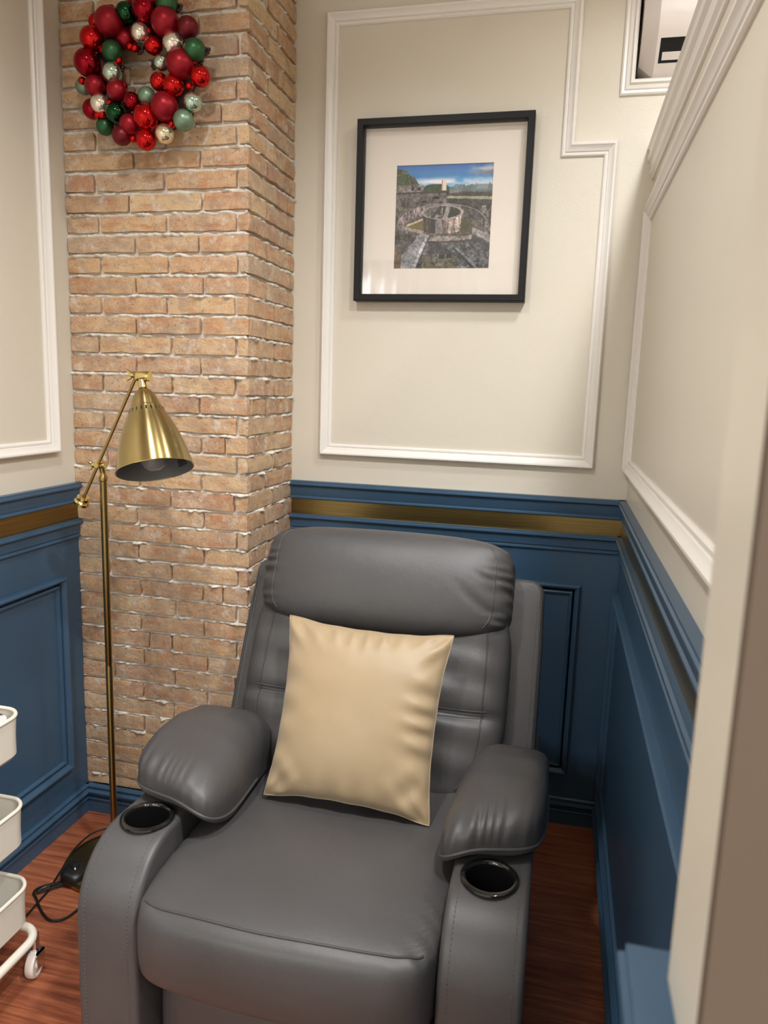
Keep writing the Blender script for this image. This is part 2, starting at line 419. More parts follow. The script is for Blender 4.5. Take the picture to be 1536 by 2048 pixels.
# chair rails: (height out, z)
RAIL1 = [(0, .943), (.009, .943), (.013, .946), (.013, .950), (.009, .953), (.011, .957), (.013, .982), (.018, .984), (.0225, .988), (.0225, .992), (.019, .995), (.019, 1.0), (0, 1.0)]
RAIL2 = [(0, .843), (.008, .843), (.011, .846), (.011, .850), (.007, .853), (.010, .857), (.012, .880), (.017, .882), (.021, .886), (.021, .890), (.016, .8925), (.016, .896), (0, .896)]
BASE = [(0, 0), (.013, 0), (.013, .040), (.0165, .0415), (.0175, .045), (.0165, .0475), (.011, .049), (.011, .054), (.015, .055), (.020, .060), (.0235, .066), (.0235, .0695), (.019, .072), (.011, .0735), (.011, .0765), (.014, .078), (.0145, .082), (.011, .086), (0, .086)]
def run(pts, prof):
    """polyline pts in plan (x,y), room on the LEFT of travel; mitred"""
    P = np.array(pts, float); k = len(P); V = []
    for i in range(k):
        if 0 < i < k-1:
            a = P[i]-P[i-1]; b = P[i+1]-P[i]; a /= np.linalg.norm(a); b /= np.linalg.norm(b)
            n1 = np.array([-a[1], a[0]]); n2 = np.array([-b[1], b[0]]); m = n1+n2; m /= max(1e-6, (m*n1).sum())
        else:
            a = P[1]-P[0] if i == 0 else P[-1]-P[-2]; a /= np.linalg.norm(a); m = np.array([-a[1], a[0]])
        V += [(P[i][0]+m[0]*h, P[i][1]+m[1]*h, z) for h, z in prof]
    q = len(prof); F = []
    for i in range(k-1):
        for t in range(q-1): F.append((i*q+t, (i+1)*q+t, (i+1)*q+t+1, i*q+t+1))
    F += [tuple(range(q)), tuple((k-1)*q+t for t in range(q))[::-1]]
    return np.array(V), F
LP = [(XL, -DP-.004), (XL, -1.95)]; LP = LP[::-1]
# room on the left of travel: go clockwise seen from above reversed -> left wall travels towards -y
def rails(side, pts, where):
    global tn
    for prof, nm, mt in ((RAIL1, 'upper blue chair rail', 'blue'), ([(0, .894), (.0055, .894), (.0055, .945), (0, .945)], 'brass inlay strip between blue rails', 'strip'), (RAIL2, 'lower blue rail under the brass strip', 'blue')):
        tn += 1
        tag(obj(f'trim_{tn}', *run(pts, prof), M[mt], auto=28), f'{nm} {where}', 'trim', kind='structure')
    return
rails('left', [(XL, -DP-.001), (XL, -1.95)], 'on the left wall')
rails('back', [(-.002, 0), (XP+.002, 0)], 'on the back wall')
rails('right', [(-.117, -1.868), (-.117, -1.804), (0, -1.804), (0, 0)], 'on the right partition')
tag(obj('baseboard_left', *run([(XL, -DP-.001), (XL, -1.95)], BASE), M['blue'], auto=28), 'blue baseboard along the left wall', 'baseboard', kind='structure')
tag(obj('baseboard_pillar', *run([(XP, -.0), (XP, -DP), (XL+.0, -DP)], BASE), M['blue'], auto=28), 'blue baseboard round the brick pillar', 'baseboard', kind='structure')
tag(obj('baseboard_back', *run([(-.002, 0), (XP+.002, 0)], BASE), M['blue'], auto=28), 'blue baseboard along the back wall', 'baseboard', kind='structure')
tag(obj('baseboard_right', *run([(-.117, -1.868), (-.117, -1.804), (0, -1.804), (0, 0)], BASE), M['blue'], auto=28), 'blue baseboard along the right partition', 'baseboard', kind='structure')
# blue panel mouldings
trim(rect(-1.75, -.414, .176, .745), BPAN, left, M['blue'], 'blue panel moulding on the left wainscot')
trim(rect(-.89, -.104, .162, .747), BPAN, back(), M['blue'], 'blue panel moulding behind the recliner')
trim(rect(-1.72, -.055, .130, .745), BPAN, right, M['blue'], 'blue panel moulding on the right partition wainscot')

# ------------------------------------------------------------------ brick pillar
PIT_, Z0 = 0.0515, 1.510
ZB, ZT = 0.086, CEIL
front_u = XP-XL                     # unfolded coordinate u: 0..front_u on the front face, then the right side
# mortar core: a fine grid, pushed in and out
def rows():
    k = -28
    while Z0+PIT_*k < ZT:
        yield k, Z0+PIT_*k, Z0+PIT_*(k+1); k += 1
bricks = []                         # (face, u0, u1, z0, z1)
for kk, z0, z1 in rows():
    J = lambda s=.006: float(rng.normal(0, s))
    a, b = z0+.0040+abs(J(.0010)), z1-.0040-abs(J(.0010))
    a = max(a, ZB+.001); b = min(b, ZT-.002)
    if b-a < .012: continue
    j1, j2, j3 = J(), J(), J(.004)
    if kk % 2 == 0:
        fr = [(XL+.002, -1.3165+j1), (-1.310+j1, -1.1224+j2), (-1.1165+j2, XP)]
        if rng.random() < .16: q = fr[2]; c = -1.065+J(); fr[2:] = [(q[0], c), (c+.004, q[1])]
        sd = [(-.312, -.217+j3), (-.208+j3, -.002)]; corner = 'f'
    else:
        fr = [(XL+.002, -1.420+j1), (-1.411+j1, -1.2195+j2), (-1.2115+j2, -1.0235+j3)]
        if rng.random() < .14: q = fr[1]; c = -1.30+J(); fr[1:2] = [(q[0], c), (c+.004, q[1])]
        sd = [(-.141+j3, -.002)]; corner = 's'
        if rng.random() < .35: c = -.058+J(); sd = [(sd[0][0], c-.004), (c+.004, -.002)]
        bricks.append(('c', -1.0165+j3, -.148+j3, a, b))
    for i, (p, q) in enumerate(fr):
        bricks.append(('fc' if corner == 'f' and i == len(fr)-1 else 'f', p, q, a, b))
    for p, q in sd: bricks.append(('s', p, q, a, b))
DB = 0.0085                         # how far the mortar bed sits behind the brick faces
NU, NZ = 200, 620
uu = np.linspace(0, front_u+DP, NU); zz = np.linspace(ZB, ZT, NZ)
UU, ZZ = np.meshgrid(uu, zz)
n1 = vnoise(UU.shape, (300, 110), 3); n2 = vnoise(UU.shape, (130, 40), 4); n3 = vnoise(UU.shape, (60, 14), 5)
ph = ((ZZ-Z0)/PIT_) % 1.0           # 0 at the joint centre, just above it lies the foot of the next brick
dz = np.where(ph > .5, ph-1, ph)*PIT_
n4 = vnoise(UU.shape, (46, 26), 8); n5 = vnoise(UU.shape, (48, 70), 9)
ridge = np.clip(.25+1.5*(n4-.3), 0, 1)*(.45+.75*n5)*(.55+.8*n1)
disp = -.0030 + .0185*ridge*g(dz+.0016+.0048*(n5-.5), .0030+.0026*n2)
disp = disp+.0036*(n1-.5)
fm = UU < front_u
DEP = DB-disp
X = np.where(fm, XL+UU, XP-DEP); Y = np.where(fm, -DP+DEP, -DP+(UU-front_u))
# keep the outer corner tidy: clamp the front part behind the inset side plane
X = np.where(fm, np.minimum(X, XP-DEP), X); Y = np.where(~fm, np.maximum(Y, -DP+DEP), Y)
V = np.stack([X, Y, ZZ], -1).reshape(-1, 3)
F = [(r*NU+c, r*NU+c+1, (r+1)*NU+c+1, (r+1)*NU+c) for r in range(NZ-1) for c in range(NU-1)]
pil = obj('wall_pillar', *merge((V, F), box(XL-.005, XP-.03, -DP+.03, .001, 0, CEIL)), M['mortar'], auto=None)
tag(pil, 'exposed brick pillar with pale crumbly mortar', 'wall', kind='structure')
def brick_mesh(bx, nx, nz):
    """box with a gridded irregular face; bx = x0,x1,y0,y1,z0,z1"""
    pass
def brick_geo(x0, x1, y0, y1, z0, z1, seed):
    """six-sided block, grid 5x2 per long side, jittered edges"""
    r = np.random.default_rng(seed)
    nx = max(2, int(round((x1-x0)/.03))); ny = max(1, int(round((y1-y0)/.03))); nz = 2
    idx, V, F = {}, [], []
    def vid(i, j, k):
        if (i, j, k) not in idx:
            e = [0, 0, 0]
            p = [x0+(x1-x0)*i/nx, y0+(y1-y0)*j/ny, z0+(z1-z0)*k/nz]
            onx, ony, onz = i in (0, nx), j in (0, ny), k in (0, nz)
            if onz: p[2] += r.normal(0, .0011)-(.0011 if k else -.0011)*(1 if (onx or ony) else 0)
            if onx: p[0] += r.normal(0, .0010)+(.0012 if i == 0 else -.0012)*(1 if onz else 0)
            if ony: p[1] += r.normal(0, .0007)+(.0018 if j == 0 else -.0018)*(1 if onz else 0)*(.6 if True else 1)
            idx[(i, j, k)] = len(V); V.append(p)
        return idx[(i, j, k)]
    def face(fix, val, A, B, fa, fb, flip):
        for a in range(A):
            for b in range(B):
                c = []
                for da, db in ((0, 0), (1, 0), (1, 1), (0, 1)):
                    t = [0, 0, 0]; t[fix] = val; t[fa] = a+da; t[fb] = b+db; c.append(vid(*t))
                F.append(tuple(c[::-1] if flip else c))
    face(1, 0, nx, nz, 0, 2, False); face(1, ny, nx, nz, 0, 2, True)
    face(0, nx, ny, nz, 1, 2, False); face(0, 0, ny, nz, 1, 2, True)
    face(2, nz, nx, ny, 0, 1, False); face(2, 0, nx, ny, 0, 1, True)
    return np.array(V), F
for i, (f, p, q, a, b) in enumerate(bricks):
    o = float(rng.normal(0, .0012)); t = float(rng.normal(0, .0012))
    if f == 'f': e = (p, q, -DP-.0+o, -DP+.024, a, b)
    elif f == 'fc': e = (p, XP+t, -DP+o, -DP+.021, a, b)
    elif f == 'c': e = (p, XP+t, -DP+o, q, a, b)
    else: e = (XP-.024, XP+t, p, q, a, b)
    V, F = brick_geo(*e, 100+i)
    obj('brick', V, F, M['brick'], pil, auto=50, loc=((e[0]+e[1])/2, (e[2]+e[3])/2, (e[4]+e[5])/2))

# ------------------------------------------------------------------ recliner
ch = empty('recliner_chair', (-.55, -.78, 0), 'grey leather recliner armchair with cup holders in its arms', 'armchair')
LE = M['leather']
def bool_cut(o, V, F):
    me = mesh('cut', V, F, False)
    import bmesh
    for q in (me, o.data):
        b = bmesh.new(); b.from_mesh(q); bmesh.ops.remove_doubles(b, verts=b.verts, dist=1e-6)
        bmesh.ops.holes_fill(b, edges=[e for e in b.edges if e.is_boundary]); bmesh.ops.recalc_face_normals(b, faces=b.faces); b.to_mesh(q); b.free()
    c = bpy.data.objects.new('cut', me); COL.objects.link(c)
    md = o.modifiers.new('b', 'BOOLEAN'); md.object = c; md.solver = 'EXACT'
    bpy.context.view_layer.update()
    dg = bpy.context.evaluated_depsgraph_get()
    nm = bpy.data.meshes.new_from_object(o.evaluated_get(dg))
    o.modifiers.clear(); o.data = nm; bpy.data.objects.remove(c)
def stitches(path, nrm, size=.0045, gap=.003, r=.00055):
    """row of small thread dashes along path"""
    P = np.asarray(path, float); d = np.r_[0, np.cumsum(np.linalg.norm(np.diff(P, axis=0), axis=1))]
    at = lambda s: np.array([np.interp(s, d, P[:, i]) for i in range(3)])
    ms, s = [], 0.002
    while s+size < d[-1]:
        ms.append(tube([at(s), at(s+size)], r, 4)); s += size+gap
    return merge(*ms)
ATOP = .527
def arm_profile():
    P = [(-.48, .03), (-.48, .50), (-.53, .515)]
    P += [(-.80, .519), (-1.0, .523), (-1.09, .528)]
    r = .115; cy, cz = -1.095, .528-r
    for i in range(1, 12):
        a = math.radians(90+ i*90/12); P.append((cy+r*math.cos(a)*1.0, cz+r*math.sin(a)))
    P += [(cy-r, cz-.02), (cy-r-.002, .30), (cy-r, .12), (cy-r+.004, .04), (cy-r+.012, .03)]
    return P
AP = arm_profile()
for nm, x0, x1, cupx, lab in (('left', -.912, -.800, -.853, None), ('right', -.312, -.186, -.251, None)):
    arm = obj('armrest', *extrude(AP, x0, x1, .010, 4), LE, ch)
    cy, cz = -1.082, ATOP
    V, F = lathe([(.0005, -.075), (.0385, -.075), (.0385, .06), (.0005, .06)], 40, (cupx, cy, cz))
    bool_cut(arm, V, F)
    cup = obj('cup_holder', *lathe([(.0385, -.070), (.0395, 0.0), (.0455, .0005), (.047, .002), (.0465, .0045), (.043, .0062), (.0395, .006), (.0368, .003), (.036, 0), (.035, -.068), (.0005, -.068)], 48, (cupx, cy, cz+.0005)), M['gloss_black'], ch)
    # seam and stitching down both front edges
    sm = [p for p in AP[5:22]]
    for xe, sg in ((x0, 1), (x1, -1)):
        P = np.array([(xe+sg*.0085, a, b) for a, b in sm]); Nn = poly_normals(AP)[5:22]
        P[:, 1] += Nn[:, 0]*-.0025; P[:, 2] += Nn[:, 1]*-.0025
        P = spline(P, 5)
        obj('seam', *tube(P, .0016, 6), LE, arm)
        Q = P.copy(); Q[:, 0] += sg*.008
        Nf = np.array([(0, n[0], n[1]) for n in Nn]); Nf = spline(Nf, 5)
        Q += Nf*.0028
        tag(obj('stitching', *stitches(Q, None), M['thread'], arm, auto=None), kind='stuff')

# arm pads: puffed caps lying on the arms
def pad(x0, x1, yo, yi, outer_left):
    """yo / yi: front y at x0 side and x1 side"""
    cx, hw = (x0+x1)/2, (x1-x0)/2
    yb = -.60
    def fn(u, V):
        x = cx+u[:, 0]*hw
        fx = (u[:, 0]+1)/2
        yf = yo*(1-fx)+yi*fx
        t = (u[:, 1]+1)/2                      # 0 front .. 1 back
        y = yf+(yb-yf)*t
        T = np.interp(y, [-1.12, -1.06, -1.0, -.92, -.84, -.76, -.68, -.60], [.590, .601, .612, .620, .618, .597, .560, .510])
        B = np.interp(y, [-1.12, -1.0, -.85, -.7, -.6], [.562, .542, .530, .510, .48])
        z = np.where(u[:, 2] > 0, B+(T-B)*u[:, 2], B+u[:, 2]*.012)
        inner = u[:, 0] if outer_left else -u[:, 0]
        x = x-np.sign(u[:, 0])*np.clip(inner, 0, 1)*.030*np.clip(t/.70, 0, 1)
        z = z-.035*np.clip(inner, 0, 1)**2
        # gathers at the front lip
        w = g(u[:, 1]+1.0, .22)*np.clip(u[:, 2]+.15, 0, 1)
        ph = u[:, 0]*hw*330+np.sin(u[:, 0]*7)*2.2
        z = z+w*.0020*np.sin(ph)*g(u[:, 0], .85); y = y-w*.0018*np.cos(ph*1.07)
        z = z+.002*np.sin(x*40+y*17)*np.sin(y*23)
        return np.stack([x, y, z], 1)
    return softbox((1, 1, 1), 5.0, 44, fn)
def pad_piping(x0, x1, yo, yi, outer_left):
    cx, hw = (x0+x1)/2, (x1-x0)/2; P = []
    a = np.linspace(-PI*.98, -.02*PI, 40)
    n = 5.0
    c = np.cos(a); s = np.sin(a); k = (np.abs(c)**n+np.abs(s)**n)**(-1/n); ux, uy = c*k*1.008, s*k*1.008
    x = cx+ux*hw; fx = (ux+1)/2; yf = yo*(1-fx)+yi*fx; y = yf+(-.60-yf)*(uy+1)/2
    B = np.interp(y, [-1.12, -1.0, -.85, -.7, -.6], [.562, .542, .530, .510, .48])
    inner = ux if outer_left else -ux
    x = x-np.sign(ux)*np.clip(inner, 0, 1)*.030*np.clip(((uy+1)/2)/.70, 0, 1)
    z = B+.004-.035*np.clip(inner, 0, 1)**2
    return tube(np.stack([x, y, z], 1), .0026, 8)
for a in ((-.938, -.722, -1.015, -1.085, True), (-.350, -.166, -1.075, -1.010, False)):
    p = obj('arm_pad', *pad(*a), LE, ch, auto=None)
    obj('piping', *pad_piping(*a), LE, p)

# seat cushion with a waterfall front
def seat_fn(u, V):
    x = -.556+u[:, 0]*.2455
    y = -.872+u[:, 1]*.36
    bow = (1-u[:, 0]**2)
    y = y-.024*bow*np.clip(-u[:, 1], 0, 1)
    zt = .494-.014*np.clip(-u[:, 1], 0, 1)**5+.010*bow*np.clip(-u[:, 1]+.9, 0, 1)-.006*np.abs(u[:, 0])**8
    zt = zt-.037*g(u[:, 1]-.06, .38)*bow**.35
    zb = .345
    z = np.where(u[:, 2] > 0, .42+(zt-.42)*u[:, 2], .42+(.42-zb)*u[:, 2])
    fr = np.clip(-u[:, 1]-.80, 0, .2)/.2
    v2 = np.clip(1-((u[:, 2]-.0)/1.0)**2, 0, 1)
    y = y-.020*fr*np.sqrt(v2)+.004*fr
    w = g(np.abs(u[:, 0])-1, .20)*np.clip(-u[:, 1]-.2, 0, 1)*np.clip(u[:, 2]+.6, 0, 1)
    z = z+w*.0030*np.sin(y*170+u[:, 0]*26); x = x-np.sign(u[:, 0])*w*.0016*np.cos(y*150)
    z = z+.0012*np.sin(x*23+y*31)*np.sin(y*19-x*11)*(u[:, 2] > 0)
    return np.stack([x, y, z], 1)
SN = 12.0
seat = obj('seat_cushion', *softbox((1, 1, 1), SN, 60, seat_fn), LE, ch, auto=None)
def surf_path(cpts, n, fn, off=0.0):
    u = sup(np.array(cpts, float), n); P = fn(u, u)
    return P
uu_ = np.linspace(-.995, .995, 60)
cp = np.stack([uu_, np.full(60, -1.0), np.full(60, .97)], 1)
P = surf_path(cp, SN, seat_fn); P = P+np.array([0, -.0012, .0008])
for d in (0, 1):
    q = P+np.array([0, -.0016, -.0052])*d
    obj('seam', *tube(q, .0018, 6), LE, seat)
tag(obj('stitching', *stitches(P+np.array([0, -.0033, -.006]), None), M['thread'], seat, auto=None), kind='stuff')
# leg rest panel below the seat
def leg_fn(u, V):
    x = -.556+u[:, 0]*.240; y = -1.075+u[:, 1]*.105; z = .178+u[:, 2]*.158
    y = y-.016*(1-u[:, 0]**2)*np.clip(-u[:, 1], 0, 1)
    return np.stack([x, y, z], 1)
obj('footrest_panel', *softbox((1, 1, 1), 6, 24, leg_fn), LE, ch, auto=None)
# base frame under the seat
obj('base_frame', *extrude([(-1.02, .025), (-.35, .025), (-.35, .33), (-1.02, .33)], -.80, -.312, .01, 2), M['dark'], ch)
for x in (-.88, -.22):
    for y in (-1.14, -.42):
        obj('foot', *lathe([(.0005, 0), (.022, 0), (.026, .035), (.0005, .035)], 16, (x, y, 0)), M['gloss_black'], ch)
# reclined back: s runs up the back, t forward
ANG = math.radians(27)
def bk(x, s, t):
    return np.stack([x, -.660+s*math.sin(ANG)-t*math.cos(ANG), .470+s*math.cos(ANG)+t*math.sin(ANG)], 1)
def back_shell():
    # outline in (x,s), CCW seen from the front
    o = [(-.35, -.12), (.35, -.12), (.353, .05), (.353, .30), (.350, .395)]
    for i in range(7):
        a = math.radians(i*15); o.append((.315+.035*math.cos(a), .405+.035*math.sin(a)))
    o += [(-v, s) for v, s in o[::-1][:-5]] + [(-.350, .395), (-.353, .30), (-.353, .05)]
    return o
cxb = -.550
Vb, Fb = extrude(back_shell(), -.095, .012, .012, 4, conv=lambda v: bk(cxb+v[:, 1], v[:, 2], v[:, 0]))
shell = obj('back_shell', Vb, Fb, LE, ch)
for sx in (-1, 1):
    Pp = np.array([(sx*.344, s) for s in np.linspace(0.0, .395, 12)])
    q = bk(cxb+Pp[:, 0], Pp[:, 1], np.full(12, .0125))
    obj('seam', *tube(q, .0014, 6), LE, shell)
    tag(obj('stitching', *stitches(bk(cxb+Pp[:, 0]-sx*.008, Pp[:, 1], np.full(12, .0128)), None), M['thread'], shell, auto=None), kind='stuff')
def cush_fn(u, V):
    s = .155+u[:, 2]*.235
    hw = .296+.0*s
    low = np.clip(-u[:, 2], 0, 1)
    hw = hw*(1-.20*low**3)
    x = cxb-.008+u[:, 0]*hw
    t = .030+u[:, 1]*-.072                     # u1=-1 is the front
    front = np.clip(-u[:, 1], 0, 1)
    t = t+front*.012*(1-u[:, 0]**2)*g(u[:, 2]+.25, .8)
    # horizontal seam dip and its pull wrinkles
    t = t-front*.010*g(u[:, 2]+.16, .045)
    t = t-front*.006*g(u[:, 0]-.0, .022)*(u[:, 2] > -.15)
    t = t+front*.0060*np.sin(u[:, 0]*24+1.0)*g(u[:, 2]-.95, .33)
    t = t+front*.0055*np.sin(u[:, 0]*9+u[:, 2]*13)*np.sin(u[:, 2]*8-u[:, 0]*5)*(1-.4*u[:, 0]**2)
    return bk(x, s, t)
CN = 5.0
cush = obj('back_cushion', *softbox((1, 1, 1), CN, 48, cush_fn), LE, ch, auto=None)
for dz in (-.19, -.155, -.125):
    u1 = np.linspace(-.98, .98, 50); cpp = np.stack([u1, np.full(50, -1.0), np.full(50, dz)], 1)
    u = sup(cpp, CN); P = cush_fn(u, u)+np.array([0, -.0008, .0004])
    obj('seam', *tube(P, .0013, 6), LE, cush)
for sx in (-1, 1):
    u1 = np.linspace(-.95, .9, 40); cpp = np.stack([np.full(40, sx*.93), np.full(40, -1.0), u1], 1)
    u = sup(cpp, CN); P = cush_fn(u, u)+np.array([0, -.001, .0005])
    obj('seam', *tube(P, .0016, 6), LE, cush)
def head_fn(u, V):
    bow = 1-u[:, 0]**2
    x = cxb-.008+u[:, 0]*.290
    s = .394+u[:, 2]*.106
    t = .040-u[:, 1]*.080
    s = s+np.where(u[:, 2] < 0, -.026*bow, .008*bow)*np.abs(u[:, 2])
    fr = np.clip(-u[:, 1], 0, 1)
    t = t+fr*(.034*bow**.7*np.clip(1-u[:, 2]**2*.8, 0, 1))
    e = g(np.abs(u[:, 0])-.97, .10)*np.clip(.6-u[:, 1], 0, 1)
    t = t+e*.0035*np.sin(s*230+2*np.sin(s*60)); x = x-np.sign(u[:, 0])*e*.0018*np.cos(s*230)
    t = t-.007*g((u[:, 2]+.35+(u[:, 0]-.75)*1.9), .09)*g(u[:, 0]-.80, .14)*(u[:, 1] < 0)
    t = t-.004*g((u[:, 2]-.1+(u[:, 0]-.82)*1.2), .06)*g(u[:, 0]-.86, .10)*(u[:, 1] < 0)
    return bk(x, s, t)
HN = 5.5
head = obj('headrest', *softbox((1, 1, 1), HN, 52, head_fn), LE, ch, auto=None)
for sx in (-1, 1):
    th = np.linspace(-.97, .97, 40)
    cpp = np.stack([np.full(40, sx*.965), np.full(40, -1.0), th], 1); u = sup(cpp, HN); P = head_fn(u, u)
    obj('seam', *tube(P+np.array([0, -.0006, .0003]), .0016, 6), LE, head)

# ------------------------------------------------------------------ throw pillow
pw = empty('throw_pillow', (-.555, -.83, .48), 'beige satin square throw pillow leaning on the recliner seat', 'pillow')
def pillow():
    N = 70; t = np.linspace(-1, 1, N); U, Vv = np.meshgrid(t, t)
    out = []
    Ux = U*(1-.050*(1-Vv**2)); Vx = Vv*(1-.040*(1-U**2))
    flat = np.clip((1-np.abs(U)**2.4)*(1-np.abs(Vv)**2.4), 0, 1)**.52
    wr = .0055*np.sin(Vv*23+U*3+1.5*np.sin(Vv*5))*g(U-.9, .2)*(1-Vv**2) + .0028*np.sin(Vv*17)*g(U+.92, .16)*(1-Vv**2)+.0045*np.sin(U*26+2*np.sin(U*4))*g(Vv-.93, .13)*(1-U**2)+.0022*np.sin(U*19+2)*g(Vv+.95, .15)*(1-U**2)
    wr = wr+.003*np.sin((U-Vv)*16)*g(U-.85, .25)*g(Vv+.85, .25)+.003*np.sin((U+Vv)*16)*g(U+.85, .2)*g(Vv+.85, .2)
    rr_ = np.random.default_rng(5); cor = g(np.abs(U)-1, .3)*g(np.abs(Vv)-1, .3)
    wr = wr+.0045*cor*np.sin((np.abs(U)-np.abs(Vv))*22)+.0016*(vnoise((N, N), (9, 9), 21)-.5)
    Ux = Ux*(1+.035*cor)+.004*np.sin(Vv*19)*np.abs(U)**8*np.sign(U)*.3; Vx = Vx*(1+.035*cor)+.006*np.sin(U*15+1)*np.abs(Vv)**8*np.sign(Vv)*.5
    for sg in (1, -1):
        out.append(np.stack([Ux*.172, Vx*.176, sg*(.058*flat+wr*(flat > .02))], -1).reshape(-1, 3))
    V = np.concatenate(out); F = []
    for s in (0, 1):
        b = s*N*N
        for i in range(N-1):
            for j in range(N-1):
                q = (b+i*N+j, b+i*N+j+1, b+(i+1)*N+j+1, b+(i+1)*N+j); F.append(q if s == 0 else q[::-1])
    return V, F, Ux, Vx, N
V, F, Ux, Vx, N = pillow()
La = math.radians(28.5)
def pl(V):
    a, b, c = V[:, 0], V[:, 1], V[:, 2]
    b2 = b+.176
    ro = math.radians(1.2); a2 = a+b*math.sin(ro)+.020*np.clip(.5-a/.35, 0, 1)*np.clip(.5-b/.36, 0, 1); b2 = b2-a*math.sin(ro)
    return np.stack([-.556+a2-.006*b2/.35*0, -.906+b2*math.sin(La)-c*math.cos(La)+.03, .4825+b2*math.cos(La)+c*math.sin(La)], 1)
obj('pillow_cover', pl(V), F, M['satin'], pw, auto=None)
E_ = [(Ux[0, i]*.172, Vx[0, i]*.176, 0) for i in range(N)]+[(Ux[i, -1]*.172, Vx[i, -1]*.176, 0) for i in range(1, N)]+[(Ux[-1, i]*.172, Vx[-1, i]*.176, 0) for i in range(N-2, -1, -1)]+[(Ux[i, 0]*.172, Vx[i, 0]*.176, 0) for i in range(N-2, 0, -1)]
obj('seam', *tube(pl(np.array(E_)*1.0), .0012, 6, closed=True), M['satin'], pw)

# ------------------------------------------------------------------ floor lamp
LX, LY = -1.279, -.550
lp = empty('floor_lamp', (LX, LY, 0), 'brass floor lamp with bell shade and pivoting arm before brick pillar', 'lamp')
obj('lamp_base', *lathe([(.0005, 0), (.126, 0), (.130, .004), (.130, .012), (.124, .018), (.08, .024), (.03, .028), (.018, .04), (.0005, .04)], 56, (LX, LY, 0)), M['brass'], lp)
pole = obj('pole', *lathe([(.0005, .03), (.0085, .03), (.0085, .56), (.0078, .562), (.0078, .566), (.0085, .568), (.0085, 1.040), (.0105, 1.042), (.0108, 1.050), (.008, 1.056), (.006, 1.062), (.0068, 1.068), (.0005, 1.07)], 20, (LX, LY, 0)), M['brass'], lp)
kb, tp = np.array((-1.327, -.572, .985)), np.array((-1.166, -.572, 1.302))
dr = (tp-kb)/np.linalg.norm(tp-kb)
obj('arm', *tube([kb, tp], .0038, 12), M['brass'], lp)
obj('counterweight', *lathe([(.0005, -.006), (.012, -.006), (.0185, -.003), (.0195, .004), (.017, .008), (.0155, .009), (.0165, .012), (.016, .017), (.012, .020), (.0085, .016), (.0005, .012)], 32, tuple(kb), tuple(dr)), M['brass_bright'], lp)
jc = kb+dr*.102; jc[0] = LX+.000
def wing(cx, cy, cz, sgn, parent):
    ms = []
    for a in (40, -40):
        aa = math.radians(a); d = np.array([sgn*math.cos(aa), -.15, math.sin(aa)])
        ms.append(tube([np.array((cx, cy, cz))+d*.002, np.array((cx, cy, cz))+d*.011, np.array((cx, cy, cz))+d*.019], [.0028, .0042, .0022], 10))
    ms.append(lathe([(.0005, -.005), (.0055, -.005), (.0065, 0), (.0055, .005), (.0005, .005)], 16, (cx, cy, cz), (1, 0, 0)))
    return obj('wing_nut', *merge(*ms), M['brass_bright'], parent)
jt = obj('pivot_joint', *merge(lathe([(.0005, -.013), (.0085, -.013), (.0095, -.009), (.0095, .009), (.0085, .013), (.0005, .013)], 20, (LX+.002, -.560, 1.082), (1, 0, 0)), tube([(LX, LY, 1.064), (LX, LY-.006, 1.078)], .007, 12), tube([(LX, LY-.004, 1.082), (LX, -.578, 1.082)], .0062, 12)), M['brass_bright'], lp)
wing(LX-.016, -.562, 1.080, -1, lp)
# shade
hd = Vector((CAM.x-(-1.16), CAM.y-(-.57), 0)).normalized()
SA = math.radians(21); axd = (Vector((0, 0, -1))*math.cos(SA)+hd*math.sin(SA)+Vector((.974, .227, 0))*.12).normalized()
ho = Vector((-1.150, -.580, 1.298))
jn = obj('head_joint', *merge(lathe([(.0005, -.017), (.0105, -.017), (.012, -.013), (.012, .013), (.0105, .017), (.0005, .017)], 24, (ho.x+.006, ho.y, ho.z), (1, 0, .05)), tube([ho, ho+axd*.03], [.008, .010], 14)), M['brass_bright'], lp)
wing(ho.x-.022, ho.y, ho.z+.002, -1, lp)
bo = ho+axd*.018
prof = [(.0005, .0), (.009, .0), (.0095, .012), (.012, .016), (.021, .022), (.0285, .032), (.0345, .045), (.039, .058), (.0415, .066), (.0428, .069), (.0440, .0698), (.0462, .0702), (.0482, .0755), (.0520, .086), (.0600, .101), (.0700, .121), (.0800, .146), (.0885, .172), (.0955, .199), (.1000, .220), (.1030, .234)]
prof = [(r*.84, h*.90) for r, h in prof]
hole = lambda k, i: k in (12,) and i % 4 == 0
sh = obj('lamp_shade', *lathe(prof, 96, (0, 0, 0), (0, 0, 1), skip=hole), M['brass_shade'], None, auto=50)
sh.parent = lp; sh.location = bo-lp.location; sh.rotation_euler = axd.to_track_quat('Z', 'Y').to_euler()
def shade_part(name, V, F, mat, auto=35):
    o = obj(name, V, F, mat, None, auto=auto); o.parent = sh; return o
shade_part('shade_liner', *lathe([(max(r-.0014, .0004), h+.0006) for r, h in prof[1:]], 96, skip=lambda k, i: k == 11 and i % 4 == 0), M['liner'])
shade_part('rim', *tube([((prof[-1][0]-.0003)*math.cos(a), (prof[-1][0]-.0003)*math.sin(a), prof[-1][1]) for a in np.linspace(0, 2*PI, 72, endpoint=False)], .0012, 8, closed=True), M['brass_bright'])
shade_part('sticker', *lathe([(prof[-3][0]-.0024, prof[-3][1]-.003), (prof[-2][0]-.0026, prof[-2][1]-.004)], 96, skip=lambda k, i: not 40 <= i <= 45), M['liner_dark'])
obj('light_bulb', *lathe([(.0005, .212), (.012, .2105), (.022, .204), (.0285, .192), (.030, .179), (.028, .165), (.021, .147), (.014, .121), (.013, .10), (.0005, .10)], 32, tuple(bo), tuple(axd)), M['bulb_glass'], lp)
